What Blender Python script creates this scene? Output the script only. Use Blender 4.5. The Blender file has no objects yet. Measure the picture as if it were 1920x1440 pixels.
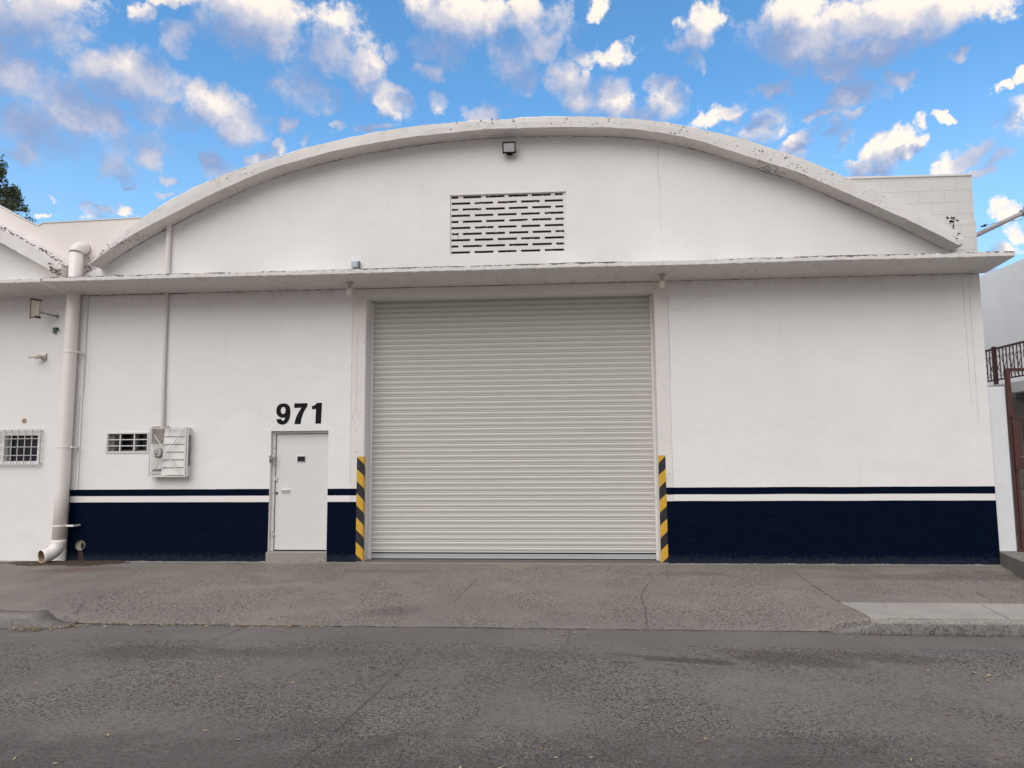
import bpy, bmesh, math, random
from mathutils import Vector, Matrix, noise
random.seed(7)
scene = bpy.context.scene
C = scene.collection
R = math.radians

# ------------------------------------------------------------------ camera
cam_d = bpy.data.cameras.new("camera")
cam = bpy.data.objects.new("camera", cam_d)
C.objects.link(cam)
scene.camera = cam
cam_d.sensor_width = 36.0
cam_d.lens = 1330.0 / 1920.0 * 36.0
cam_d.clip_start = 0.05
cam_d.clip_end = 3000
YAW, PITCH, ROLL = -0.07442143, 0.09898423, -0.00723379
fw = Vector((math.sin(YAW)*math.cos(PITCH), math.cos(YAW)*math.cos(PITCH), math.sin(PITCH)))
rt = Vector((math.cos(YAW), -math.sin(YAW), 0.0))
up = rt.cross(fw)
rr = math.cos(ROLL)*rt + math.sin(ROLL)*up
uu = -math.sin(ROLL)*rt + math.cos(ROLL)*up
m = Matrix((rr, uu, -fw)).transposed().to_4x4()
m.translation = Vector((0.9180, -12.0227, 1.7947))
cam.matrix_world = m

# ------------------------------------------------------------------ world: sky with broken clouds
SKY = 0.10
SUN_ELEV, SUN_AZ = R(46), R(202)     # azimuth measured clockwise from +Y (behind the camera, to the left)
world = bpy.data.worlds.new("World")
scene.world = world
world.use_nodes = True
wt = world.node_tree
wt.nodes.clear()

class NT:
    """small node-tree helper"""
    def __init__(s, tree): s.t = tree; s.n = tree.nodes; s.l = tree.links
    def node(s, typ, **kw):
        n = s.n.new(typ)
        for k, v in kw.items(): setattr(n, k, v)
        return n
    def put(s, sock, v):
        if v is None: return
        if hasattr(v, 'links') or hasattr(v, 'is_linked'): s.l.new(v, sock)
        else: sock.default_value = v
    def math(s, op, a, b=None, c=None, clamp=False):
        n = s.node('ShaderNodeMath', operation=op); n.use_clamp = clamp
        s.put(n.inputs[0], a); s.put(n.inputs[1], b)
        if c is not None: s.put(n.inputs[2], c)
        return n.outputs[0]
    def vmath(s, op, a, b=None, scale=None):
        n = s.node('ShaderNodeVectorMath', operation=op)
        s.put(n.inputs[0], a)
        if b is not None: s.put(n.inputs[1], b)
        if scale is not None: s.put(n.inputs['Scale'], scale)
        return n.outputs['Value'] if op in ('LENGTH', 'DOT_PRODUCT', 'DISTANCE') else n.outputs['Vector']
    def noise(s, vec, scale, detail=4, rough=0.5, dist=0.0, color=False, dims='3D'):
        n = s.node('ShaderNodeTexNoise', noise_dimensions=dims)
        s.put(n.inputs['Vector'], vec)
        n.inputs['Scale'].default_value = scale; n.inputs['Detail'].default_value = detail
        n.inputs['Roughness'].default_value = rough; n.inputs['Distortion'].default_value = dist
        return n.outputs['Color'] if color else n.outputs['Fac']
    def voro(s, vec, scale, feature='F1', out='Distance'):
        n = s.node('ShaderNodeTexVoronoi', feature=feature)
        s.put(n.inputs['Vector'], vec); n.inputs['Scale'].default_value = scale
        return n.outputs[out]
    def step(s, v, a, b, smooth=True, lo=0.0, hi=1.0):
        n = s.node('ShaderNodeMapRange', interpolation_type='SMOOTHSTEP' if smooth else 'LINEAR')
        s.put(n.inputs['Value'], v); s.put(n.inputs['From Min'], a); s.put(n.inputs['From Max'], b)
        s.put(n.inputs['To Min'], lo); s.put(n.inputs['To Max'], hi)
        return n.outputs['Result']
    def mix(s, f, a, b, blend='MIX'):
        n = s.node('ShaderNodeMix', data_type='RGBA', blend_type=blend)
        s.put(n.inputs[0], f)
        s.put(n.inputs[6], a if not isinstance(a, tuple) else (*a, 1.0)[:4])
        s.put(n.inputs[7], b if not isinstance(b, tuple) else (*b, 1.0)[:4])
        return n.outputs[2]
    def sep(s, v):
        n = s.node('ShaderNodeSeparateXYZ'); s.put(n.inputs[0], v); return n.outputs
    def comb(s, x, y, z):
        n = s.node('ShaderNodeCombineXYZ'); s.put(n.inputs[0], x); s.put(n.inputs[1], y); s.put(n.inputs[2], z); return n.outputs[0]
    def mapping(s, v, loc=(0,0,0), rot=(0,0,0), scale=(1,1,1), typ='POINT'):
        n = s.node('ShaderNodeMapping', vector_type=typ); s.put(n.inputs[0], v)
        n.inputs['Location'].default_value = loc; n.inputs['Rotation'].default_value = rot; n.inputs['Scale'].default_value = scale
        return n.outputs[0]

# clouds: (azimuth, elevation, half width, half height, tilt, weight), all in radians on the sky
CLOUDS = [(-0.694, 0.4913, 0.0631, 0.0259, 0.31, 0.9),(-0.6606, 0.4843, 0.034, 0.0165, 0.149, 0.8),(-0.5789, 0.5201, 0.0183, 0.0116, 0.545, 0.6),(-0.534, 0.5446, 0.0362, 0.0066, 0.135, 0.8),(-0.4395, 0.5431, 0.0671, 0.0324, 0.055, 1.0),(-0.407, 0.5217, 0.0326, 0.0178, 0.179, 0.9),(-0.5289, 0.5066, 0.0231, 0.0175, 0.176, 0.7),(-0.5893, 0.4592, 0.0585, 0.0247, 0.072, 1.0),(-0.6248, 0.4569, 0.0362, 0.0123, 0.246, 0.6),(-0.7007, 0.4266, 0.0391, 0.0217, -0.021, 1.0),(-0.6565, 0.4121, 0.0605, 0.0252, -0.169, 1.0),(-0.6132, 0.4029, 0.0302, 0.0182, 0.005, 0.9),(-0.6977, 0.3764, 0.0481, 0.026, 0.092, 0.7),(-0.4871, 0.4488, 0.0373, 0.0244, -0.156, 1.0),(-0.4493, 0.4298, 0.0273, 0.0226, -0.2, 1.0),(-0.5508, 0.4285, 0.0377, 0.0147, 0.036, 0.5),(-0.377, 0.4769, 0.0429, 0.0243, -0.048, 0.6),(-0.3237, 0.547, 0.0359, 0.0205, 0.034, 0.6),(-0.3343, 0.5248, 0.0314, 0.0232, 0.14, 0.8),(-0.2891, 0.5109, 0.0302, 0.0223, -0.179, 1.0),(-0.2567, 0.4776, 0.0378, 0.0176, -0.352, 0.95),(-0.3477, 0.4677, 0.0296, 0.0152, 0.127, 0.5),(-0.6882, 0.3479, 0.0213, 0.0164, 0.194, 0.75),(-0.6051, 0.3586, 0.0242, 0.0163, -0.126, 0.85),(-0.5638, 0.3722, 0.0228, 0.014, -0.137, 1.0),(-0.6373, 0.3693, 0.035, 0.0094, 0.207, 0.3),(-0.5865, 0.3402, 0.0098, 0.0055, 0.311, 0.8),(-0.5349, 0.3504, 0.0123, 0.0046, -0.161, 0.8),(-0.4728, 0.3864, 0.0209, 0.0119, -0.157, 0.95),(-0.463, 0.3748, 0.0231, 0.0116, 0.159, 0.7),(-0.4035, 0.4057, 0.011, 0.01, 0.74, 1.0),(-0.4184, 0.3909, 0.0176, 0.0071, 0.21, 0.8),(-0.3242, 0.4347, 0.0089, 0.0071, 0.405, 0.7),(-0.3959, 0.4362, 0.013, 0.0113, 0.422, 0.9),(-0.3682, 0.4161, 0.0076, 0.0061, 0.971, 0.7),(-0.2653, 0.4407, 0.0275, 0.0059, 0.286, 0.9),(-0.2803, 0.4351, 0.0209, 0.006, -0.076, 0.5),(-0.6198, 0.3035, 0.0208, 0.0043, 0.109, 0.8),(-0.6233, 0.2936, 0.0089, 0.0063, -0.198, 0.7),(-0.6686, 0.2817, 0.0076, 0.003, 0.191, 0.8),(-0.6643, 0.3031, 0.0032, 0.0025, -0.165, 0.6),(-0.5403, 0.3305, 0.0095, 0.0038, 0.164, 0.7),(-0.5757, 0.2984, 0.0131, 0.0051, -0.029, 0.7),(-0.5909, 0.3069, 0.0096, 0.0037, 0.173, 0.6),(-0.146, 0.5756, 0.0747, 0.028, -0.128, 1.0),(-0.1814, 0.5468, 0.0347, 0.0213, -0.128, 0.7),(-0.0465, 0.582, 0.0254, 0.0155, -0.099, 1.0),(-0.2008, 0.5138, 0.0233, 0.0113, -0.004, 0.7),(-0.0789, 0.5228, 0.0315, 0.024, 0.042, 0.6),(-0.1796, 0.4798, 0.0141, 0.0116, 0.101, 0.5),(-0.1147, 0.4664, 0.033, 0.0118, 0.005, 0.8),(-0.2474, 0.5296, 0.0124, 0.0086, 0.119, 0.5),(-0.0233, 0.5374, 0.0363, 0.0193, 0.268, 0.95),(-0.0514, 0.5036, 0.0303, 0.0172, 0.318, 0.6),(0.0565, 0.5823, 0.0188, 0.0088, -0.082, 0.8),(0.0591, 0.5318, 0.0385, 0.0112, 0.028, 0.6),(0.0114, 0.4955, 0.0345, 0.0222, 0.129, 0.9),(0.0771, 0.479, 0.0384, 0.0272, -0.208, 1.0),(0.0304, 0.4721, 0.0388, 0.0183, -0.067, 0.8),(0.1543, 0.4693, 0.028, 0.0207, -0.056, 0.9),(0.1386, 0.493, 0.0151, 0.01, -0.15, 0.6),(0.193, 0.542, 0.0351, 0.0193, 0.278, 0.8),(0.2124, 0.5618, 0.0256, 0.0155, -0.003, 0.8),(0.1991, 0.5111, 0.0192, 0.0098, -1.248, 0.5),(0.3533, 0.5041, 0.0758, 0.0332, -0.359, 1.0),(0.4549, 0.5067, 0.0801, 0.0266, -0.169, 1.0),(0.4225, 0.4805, 0.0409, 0.0238, -0.002, 1.0),(0.3353, 0.5411, 0.0395, 0.0172, -0.106, 0.9),(0.3838, 0.4684, 0.0326, 0.0114, -0.378, 0.8),(0.5148, 0.4518, 0.0142, 0.0102, 0.29, 1.0),(0.5481, 0.4931, 0.0248, 0.0128, -0.533, 0.9),(0.5072, 0.5008, 0.0342, 0.0157, -0.342, 0.8),(0.2942, 0.4655, 0.0303, 0.0091, -0.178, 0.9),(0.4457, 0.4432, 0.0128, 0.0108, -0.801, 1.0),(0.3996, 0.4353, 0.0312, 0.0154, 0.048, 1.0),(0.3604, 0.4221, 0.0275, 0.0079, -0.275, 1.0),(0.3962, 0.4104, 0.0145, 0.01, 0.031, 0.9),(0.2218, 0.4445, 0.0287, 0.0093, 0.251, 0.8),(0.2742, 0.4272, 0.0317, 0.0185, 0.189, 0.8),(0.3207, 0.3986, 0.0289, 0.016, 0.311, 0.9),(0.3732, 0.3974, 0.017, 0.0109, -0.415, 0.8),(0.3864, 0.3825, 0.0141, 0.0066, 0.54, 0.7),(0.4397, 0.3663, 0.0256, 0.0193, 0.541, 1.0),(0.4132, 0.3488, 0.022, 0.0087, -0.202, 0.9),(0.4938, 0.392, 0.014, 0.0067, -0.419, 1.0),(0.4628, 0.3949, 0.0085, 0.0068, -1.327, 0.6),(0.5541, 0.3972, 0.0082, 0.0064, -0.592, 0.9),(0.5711, 0.4027, 0.0106, 0.0086, -1.103, 0.8),(0.5152, 0.3385, 0.0284, 0.011, 0.2, 0.8),(0.5327, 0.318, 0.0253, 0.0085, 0.497, 0.8),(0.4871, 0.3335, 0.0162, 0.005, 0.174, 0.7),(0.5594, 0.3633, 0.0163, 0.0133, -0.713, 0.4),(0.5532, 0.2737, 0.013, 0.0096, 0.489, 0.9),(0.5376, 0.2342, 0.0203, 0.0073, 0.03, 0.8),(0.5259, 0.2146, 0.0135, 0.0086, 0.281, 0.9),(0.5568, 0.252, 0.0122, 0.0071, -0.245, 0.7),(0.1146, 0.4536, 0.0302, 0.0117, -0.097, 0.8),(-0.6759, 0.461, 0.0698, 0.0162, 0.256, 0.5),(-0.6096, 0.3899, 0.0716, 0.0208, -0.018, 0.4),(-0.7087, 0.4709, 0.0506, 0.031, 0.404, 0.65),(0.3206, 0.522, 0.0541, 0.0288, -0.253, 0.6),(-0.0389, 0.5592, 0.0531, 0.0316, 0.235, 0.5)]

def cloud_group(name, blobs):
    """density of the clouds given (azimuth, elevation)"""
    g = bpy.data.node_groups.new(name, 'ShaderNodeTree')
    g.interface.new_socket(name="Vector", in_out='INPUT', socket_type='NodeSocketVector')
    g.interface.new_socket(name="Value", in_out='OUTPUT', socket_type='NodeSocketFloat')
    g.interface.new_socket(name="Body", in_out='OUTPUT', socket_type='NodeSocketFloat')
    G = NT(g)
    gi = G.node('NodeGroupInput'); go = G.node('NodeGroupOutput')
    v = gi.outputs[0]
    if blobs:
        wcol = G.noise(v, 9.0, 5, 0.55, color=True)
        warp = G.vmath('MULTIPLY', G.vmath('SUBTRACT', wcol, (0.5, 0.5, 0.5)), (0.085, 0.065, 0))
        w2 = G.vmath('MULTIPLY', G.vmath('SUBTRACT', G.noise(v, 42.0, 4, 0.6, color=True), (0.5, 0.5, 0.5)), (0.040, 0.032, 0))
        vw = G.vmath('ADD', G.vmath('ADD', v, warp), w2)
        acc = None
        for (az, el, ra, rb, rot, w) in blobs:
            # a vanishing link to the previous blob keeps the shader's stack small
            vi = vw
            if acc is not None:
                n_ = G.node('ShaderNodeVectorMath', operation='MULTIPLY_ADD')
                G.l.new(acc, n_.inputs[0]); n_.inputs[1].default_value = (1e-7, 1e-7, 0); G.l.new(vw, n_.inputs[2]); vi = n_.outputs[0]
            q = G.mapping(vi, (az, el, 0), (0, 0, rot), (ra*1.25, rb*1.25, 1), 'TEXTURE')
            d = G.vmath('DOT_PRODUCT', q, q)
            val = G.math('MULTIPLY_ADD', d, -w, w)
            acc = val if acc is None else G.math('SMOOTH_MAX', acc, val, 0.15)
        fb = G.noise(v, 30.0, 9, 0.66)
        fb2 = G.noise(v, 8.0, 3, 0.5)
        body = G.math('MULTIPLY_ADD', G.math('SUBTRACT', fb2, 0.5), 0.7, acc)
        dens = G.math('MULTIPLY_ADD', G.math('SUBTRACT', fb, 0.5), 2.1, G.math('MULTIPLY_ADD', G.math('SUBTRACT', fb2, 0.5), 0.35, acc))
        body = G.math('MULTIPLY_ADD', G.math('SUBTRACT', fb, 0.5), 1.15, body)
    else:
        body = dens = G.math('MULTIPLY_ADD', G.noise(G.mapping(v, scale=(1, 1.5, 1)), 4.0, 6, 0.6), 3.2, -1.62)
    G.l.new(dens, go.inputs[0]); G.l.new(body, go.inputs[1])
    return g

Wn = NT(wt)
tc = Wn.node('ShaderNodeTexCoord')
dirv = Wn.vmath('NORMALIZE', tc.outputs['Generated'])
dx, dy, dz = Wn.sep(dirv)
azn = Wn.math('ARCTAN2', dx, dy)
eln = Wn.math('ARCSINE', dz)
ae = Wn.comb(azn, eln, 0.0)
sky = Wn.node('ShaderNodeTexSky', sky_type='NISHITA')
sky.sun_disc = False
sky.sun_elevation = SUN_ELEV
sky.sun_rotation = SUN_AZ
sky.altitude = 1500; sky.air_density = 1.0; sky.dust_density = 0.6; sky.ozone_density = 2.0
skyc = Wn.mix(1.0, sky.outputs[0], (1.10, 1.78, 1.95), 'MULTIPLY')
skyc = Wn.mix(Wn.step(eln, 0.50, 0.15, True, 0.0, 0.55), skyc, tuple(x/SKY for x in (0.36, 0.52, 0.66)))
below = Wn.step(dz, -0.02, 0.0)
def sky_part(group, base, top=1.0):
    """one closure: blue sky with this group's clouds on it"""
    def dens_at(vec):
        n = Wn.node('ShaderNodeGroup'); n.node_tree = group
        Wn.put(n.inputs[0], vec); return n.outputs
    d0, b0 = dens_at(ae)
    b1 = dens_at(Wn.vmath('ADD', ae, (0.026, 0.036, 0.0)))[1]
    grad = Wn.math('SUBTRACT', b0, b1)                       # < 0: more cloud towards the sun, so this side is shaded
    thick = Wn.step(b0, 0.10, 0.80)
    lum = Wn.math('MULTIPLY_ADD', grad, 0.34, 0.33)
    lum = Wn.math('MULTIPLY_ADD', thick, -0.13, lum, clamp=True)
    soft = Wn.math('MULTIPLY_ADD', Wn.step(lum, 0.30, 0.80), -0.42, 0.98)     # sunlit edges are crisp, shaded ones feathery
    cover = Wn.step(d0, -0.14, soft)
    cc = Wn.mix(Wn.step(lum, 0.10, 0.52), tuple(x/SKY for x in DARK), tuple(x/SKY for x in MID))
    cc = Wn.mix(Wn.step(lum, 0.46, 0.90), cc, tuple(x/SKY for x in BRIGHT))
    f = Wn.mix(Wn.math('MULTIPLY', cover, Wn.math('MULTIPLY', top, 0.96)), base, cc)
    f = Wn.mix(below, tuple(x/SKY for x in (0.20, 0.185, 0.17)), f)
    bg = Wn.node('ShaderNodeBackground'); Wn.put(bg.inputs[0], f); bg.inputs[1].default_value = SKY
    return bg.outputs[0]
BRIGHT, MID, DARK = (0.82, 0.73, 0.64), (0.46, 0.47, 0.55), (0.21, 0.285, 0.47)
# the sky is cut into sectors of azimuth, each listing only the clouds that reach it (renders faster, looks the same)
edges = [-0.86, -0.62, -0.46, -0.30, -0.10, 0.12, 0.28, 0.42, 0.76]
# the rest of the sky, behind the camera: milky and warmed by the low sun
haze_c = tuple(x/SKY for x in (0.60, 0.55, 0.51))
low_c = tuple(x/SKY for x in (0.36, 0.33, 0.315))        # unseen low sky behind the camera, dimmed to deepen shade under the canopy
back = Wn.mix(Wn.step(eln, 0.12, 0.75), low_c, Wn.mix(0.62, skyc, haze_c))
shader = sky_part(cloud_group("clouds_elsewhere", []), back, Wn.step(eln, 0.10, 0.60))
for i in range(len(edges)-1):
    a0, a1 = edges[i], edges[i+1]
    bl = [c for c in CLOUDS if c[0] + c[2]*1.6 + 0.05 > a0 and c[0] - c[2]*1.6 - 0.05 < a1]
    part = sky_part(cloud_group("clouds_sector", bl), skyc)
    m1 = Wn.math('GREATER_THAN', azn, a0); m2 = Wn.math('LESS_THAN', azn, a1)
    m3 = Wn.math('GREATER_THAN', eln, 0.05); m4 = Wn.math('LESS_THAN', eln, 0.70)
    mk_ = Wn.math('MULTIPLY', Wn.math('MULTIPLY', m1, m2), Wn.math('MULTIPLY', m3, m4))
    ms = Wn.node('ShaderNodeMixShader'); Wn.put(ms.inputs[0], mk_)
    wt.links.new(shader, ms.inputs[1]); wt.links.new(part, ms.inputs[2]); shader = ms.outputs[0]
wo = Wn.node('ShaderNodeOutputWorld'); wt.links.new(shader, wo.inputs[0])
world.cycles.sampling_method = 'MANUAL'
world.cycles.sample_map_resolution = 512

# ------------------------------------------------------------------ sun (veiled, low contrast)
sd = bpy.data.lights.new("sun", 'SUN')
sd.energy = 1.75; sd.angle = R(60); sd.color = (1.0, 0.94, 0.865)
sun = bpy.data.objects.new("sun", sd); C.objects.link(sun)
sdir = Vector((math.sin(SUN_AZ)*math.cos(SUN_ELEV), math.cos(SUN_AZ)*math.cos(SUN_ELEV), math.sin(SUN_ELEV)))
sun.rotation_euler = (-sdir).to_track_quat('-Z', 'Y').to_euler()
sun.location = sdir*50

scene.view_settings.view_transform = 'Standard'
scene.view_settings.look = 'None'
scene.view_settings.gamma = 1
scene.view_settings.use_curve_mapping = False
scene.view_settings.exposure = 0.44

# ------------------------------------------------------------------ materials
def material(name):
    m_ = bpy.data.materials.new(name); m_.use_nodes = True
    n = NT(m_.node_tree); b = m_.node_tree.nodes['Principled BSDF']
    geo = n.node('ShaderNodeNewGeometry')
    return m_, n, b, geo.outputs['Position']
def bump(n, b, h, strength=0.3, dist=0.01):
    k = n.node('ShaderNodeBump'); k.inputs['Strength'].default_value = strength; k.inputs['Distance'].default_value = dist
    n.put(k.inputs['Height'], h); n.l.new(k.outputs[0], b.inputs['Normal'])

def plaster(name, col=(0.80, 0.775, 0.75), dirt=0.35, peel=0.0, rough=0.75, warm=(0.72, 0.66, 0.60), grain=1.0):
    """painted render: faint trowel unevenness, patches, grime, optional peeling that shows dark concrete"""
    m_, n, b, p = material(name)
    big = n.noise(p, 0.55, 5, 0.6)
    mid = n.noise(p, 3.5, 5, 0.6)
    c = n.mix(n.step(big, 0.35, 0.72), tuple(x*0.965 for x in col), tuple(min(1, x*1.02) for x in col))
    c = n.mix(n.math('MULTIPLY', n.step(mid, 0.5, 0.75), 0.25*dirt), c, warm)
    runs = n.noise(n.mapping(p, scale=(5, 5, 0.35)), 1.6, 5, 0.6)
    c = n.mix(n.math('MULTIPLY', n.step(runs, 0.56, 0.78), 0.22*dirt), c, (0.50, 0.46, 0.42))
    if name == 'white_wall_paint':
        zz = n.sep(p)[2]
        uneven = n.noise(n.mapping(p, scale=(9, 1, 0.5)), 1.0, 5, 0.6)
        led = n.step(n.math('ADD', zz, n.math('MULTIPLY', uneven, 0.35)), 4.72, 4.98)
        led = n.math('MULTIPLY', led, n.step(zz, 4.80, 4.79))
        c = n.mix(n.math('MULTIPLY', led, 0.38), c, (0.40, 0.36, 0.33))  # wall colour darker just below the canopy, with an uneven lower edge
        foot = n.math('MULTIPLY', n.step(uneven, 0.55, 0.70), n.step(n.math('ABSOLUTE', n.math('SUBTRACT', zz, 3.9)), 0.9, 0.0))
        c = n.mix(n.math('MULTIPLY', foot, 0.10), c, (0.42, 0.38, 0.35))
    sp = n.noise(p, 16, 3, 0.6)
    c = n.mix(n.math('MULTIPLY', n.step(sp, 0.70, 0.76), 0.3*dirt), c, (0.35, 0.31, 0.28))
    if peel > 0:
        a = n.noise(n.mapping(p, scale=(1, 1, 1.6)), 17.0, 6, 0.76)
        b2 = n.noise(p, 1.3, 3, 0.5)
        mask = n.step(n.math('ADD', a, n.math('MULTIPLY', b2, 0.60)), 1.00-0.06*peel, 1.03-0.06*peel)
        c = n.mix(n.math('MULTIPLY', mask, 0.85), c, (0.11, 0.095, 0.085))
        g2 = n.noise(p, 2.6, 4, 0.6)
        c = n.mix(n.math('MULTIPLY', n.step(g2, 0.45, 0.75), 0.30*peel), c, (0.45, 0.42, 0.38))
    n.put(b.inputs['Base Color'], c)
    b.inputs['Roughness'].default_value = rough
    b.inputs['Specular IOR Level'].default_value = 0.3
    h = n.math('ADD', n.math('MULTIPLY', n.noise(p, 2.2, 4, 0.5), 1.0), n.math('MULTIPLY', n.noise(p, 60, 3, 0.6), 0.10*grain))
    bump(n, b, h, 0.5, 0.03)
    return m_

M = {}
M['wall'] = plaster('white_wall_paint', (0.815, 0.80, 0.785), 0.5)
M['wall_old'] = plaster('dull_wall_paint', (0.62, 0.60, 0.595), 0.6)
M['white_trim'] = plaster('white_trim_paint', (0.76, 0.73, 0.70), 0.6, 0.35, grain=3)
M['worn'] = plaster('worn_white_paint', (0.76, 0.73, 0.70), 0.9, 0.75, grain=5)
M['parapet'] = plaster('pinkish_wall_paint', (0.80, 0.74, 0.70), 0.4)
M['soffit'] = plaster('soffit_paint', (0.66, 0.62, 0.59), 0.8, 0.1)
M['house_wall'] = plaster('house_wall_paint', (0.88, 0.88, 0.85), 0.4)
M['beige'] = plaster('beige_wall_paint', (0.50, 0.46, 0.40), 0.5)
M['pillar'] = plaster('pillar_paint', (0.72, 0.73, 0.75), 1.4, 0.25)

def blocks(name):
    m_, n, b, p = material(name)
    s3 = n.sep(p)
    br = n.node('ShaderNodeTexBrick')
    n.put(br.inputs['Vector'], n.comb(n.math('ADD', s3[0], 0.06), n.math('ADD', s3[2], n.math('MULTIPLY', n.noise(p, 1.5, 2), 0.015)), 0.0))
    br.inputs['Scale'].default_value = 1.0
    br.inputs['Brick Width'].default_value = 0.41; br.inputs['Row Height'].default_value = 0.205
    br.inputs['Mortar Size'].default_value = 0.005; br.inputs['Mortar Smooth'].default_value = 0.6
    c = n.mix(n.noise(p, 2.0, 4), (0.60, 0.585, 0.56), (0.70, 0.68, 0.65))
    c = n.mix(n.math('MULTIPLY', br.outputs['Fac'], 0.30), c, (0.42, 0.40, 0.38))
    a = n.noise(p, 6.0, 6, 0.72)
    hole = n.math('MULTIPLY', n.step(a, 0.60, 0.66), n.step(n.vmath('DISTANCE', p, (7.18, 0.0, 5.35)), 0.75, 0.25))
    c = n.mix(n.math('MULTIPLY', hole, 0.8), c, (0.12, 0.10, 0.09))
    spx = n.step(n.noise(p, 11, 5, 0.7), 0.66, 0.70)
    c = n.mix(n.math('MULTIPLY', spx, 0.6), c, (0.2, 0.18, 0.16))
    n.put(b.inputs['Base Color'], c); b.inputs['Roughness'].default_value = 0.85
    h = n.math('ADD', n.math('MULTIPLY', br.outputs['Fac'], -0.5), n.math('MULTIPLY', n.noise(p, 30, 4, 0.6), 0.4))
    bump(n, b, h, 0.6, 0.012)
    return m_
M['blocks'] = blocks('painted_block_wall')

def paint(name, col, rough=0.4, var=0.06, metal=0.0, bumpy=0.0, scuff=0.0, scuffcol=(0.5, 0.5, 0.5), scuffscale=9, spec=0.5):
    m_, n, b, p = material(name)
    k = n.noise(p, 5.0, 5, 0.6)
    c = n.mix(k, tuple(x*(1-var) for x in col), tuple(min(1, x*(1+var)) for x in col))
    if name == 'navy_dado_paint':
        zz = n.sep(p)[2]
        br_ = n.noise(n.mapping(p, scale=(1.2, 1, 14)), 1.6, 6, 0.7)
        c = n.mix(n.math('MULTIPLY', n.step(br_, 0.50, 0.75), 0.6), c, (0.004, 0.014, 0.030))
        spl = n.noise(p, 15, 6, 0.75)
        low = n.step(n.math('ADD', zz, n.math('MULTIPLY', n.math('SUBTRACT', spl, 0.5), -0.45)), 0.16, 0.02)
        c = n.mix(n.math('MULTIPLY', low, 0.5), c, (0.035, 0.045, 0.060))
        fl_ = n.step(n.noise(p, 34, 5, 0.72), 0.70, 0.73)
        c = n.mix(n.math('MULTIPLY', n.math('MULTIPLY', fl_, n.step(zz, 0.35, 0.02)), 0.8), c, (0.35, 0.34, 0.33))
    if scuff > 0:
        s1 = n.noise(n.mapping(p, scale=(1, 1, 2.5)), scuffscale, 6, 0.7)
        c = n.mix(n.math('MULTIPLY', n.step(s1, 0.62, 0.72), scuff), c, scuffcol)
    n.put(b.inputs['Base Color'], c)
    n.put(b.inputs['Roughness'], n.step(n.noise(p, 8, 4), 0.3, 0.7, True, rough*0.85, min(1, rough*1.2)))
    b.inputs['Metallic'].default_value = metal
    b.inputs['Specular IOR Level'].default_value = spec
    if bumpy > 0: bump(n, b, n.noise(p, 9, 5, 0.6), bumpy, 0.01)
    return m_
M['navy'] = paint('navy_dado_paint', (0.0006, 0.0040, 0.0165), 0.6, 0.35, bumpy=0.15, scuff=0.5, scuffcol=(0.006, 0.012, 0.028), scuffscale=1.6, spec=0.05)
M['black'] = paint('black_paint', (0.008, 0.008, 0.010), 0.7, spec=0.15)
M['stripe_white'] = paint('white_stripe_paint', (0.82, 0.79, 0.77), 0.6, 0.02)
M['shutter'] = paint('shutter_enamel', (0.60, 0.585, 0.545), 0.42, 0.03, scuff=0.12, scuffcol=(0.42, 0.40, 0.36), scuffscale=2.2)
M['shutter_bar'] = paint('shutter_bar_grey', (0.40, 0.41, 0.42), 0.45, 0.06, scuff=0.3, scuffcol=(0.2, 0.19, 0.18))
M['door'] = paint('door_enamel', (0.70, 0.70, 0.68), 0.38, 0.02, bumpy=0.05, scuff=0.08)
M['metal_white'] = paint('white_metal_paint', (0.68, 0.66, 0.63), 0.5, 0.04, scuff=0.35, scuffcol=(0.35, 0.30, 0.26), scuffscale=14)
M['cage_panel'] = paint('cage_panel_paint', (0.70, 0.68, 0.65), 0.55, 0.03, scuff=0.15)
M['guard'] = paint('grille_paint', (0.52, 0.50, 0.48), 0.5, 0.08, scuff=0.5, scuffcol=(0.25, 0.20, 0.17), scuffscale=16)
M['pipe'] = paint('pipe_paint', (0.80, 0.76, 0.71), 0.45, 0.04, scuff=0.35, scuffcol=(0.42, 0.33, 0.25), scuffscale=5)
M['pipe_inner'] = paint('pipe_inside', (0.36, 0.24, 0.15), 0.7, 0.2)
M['dark_void'] = paint('dark_interior', (0.012, 0.012, 0.014), 0.8)
M['glass'] = paint('window_glass', (0.01, 0.013, 0.022), 0.12)
M['curtain'] = paint('grey_curtain', (0.20, 0.20, 0.20), 0.9, 0.2)
M['lens'] = paint('lamp_lens', (0.50, 0.50, 0.50), 0.15, 0.03)
M['bulb'] = paint('opal_bulb', (0.62, 0.60, 0.50), 0.2, 0.03)
M['ceramic'] = paint('lamp_holder', (0.42, 0.39, 0.36), 0.4, 0.05)
M['steel'] = paint('worn_steel', (0.30, 0.30, 0.31), 0.45, 0.2, metal=0.6)
M['brass'] = paint('padlock_metal', (0.16, 0.16, 0.14), 0.4, 0.2, metal=0.5)
M['dark_brown'] = paint('oxide_brown_paint', (0.075, 0.028, 0.024), 0.5, 0.2, scuff=0.3, scuffcol=(0.12, 0.06, 0.04))
M['green'] = paint('green_plastic', (0.05, 0.16, 0.13), 0.5)
M['bluegrey'] = paint('pale_blue_plastic', (0.42, 0.50, 0.58), 0.5)
M['meter_grey'] = paint('meter_grey', (0.40, 0.40, 0.38), 0.35, 0.05)
M['awning'] = paint('grey_awning', (0.17, 0.19, 0.22), 0.7, 0.1)
M['cream'] = paint('cream_housing', (0.62, 0.57, 0.47), 0.5)
M['pole'] = paint('galvanised_pole', (0.36, 0.33, 0.34), 0.5, 0.08)
M['bark'] = paint('bark', (0.10, 0.08, 0.06), 0.9, 0.3)

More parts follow.
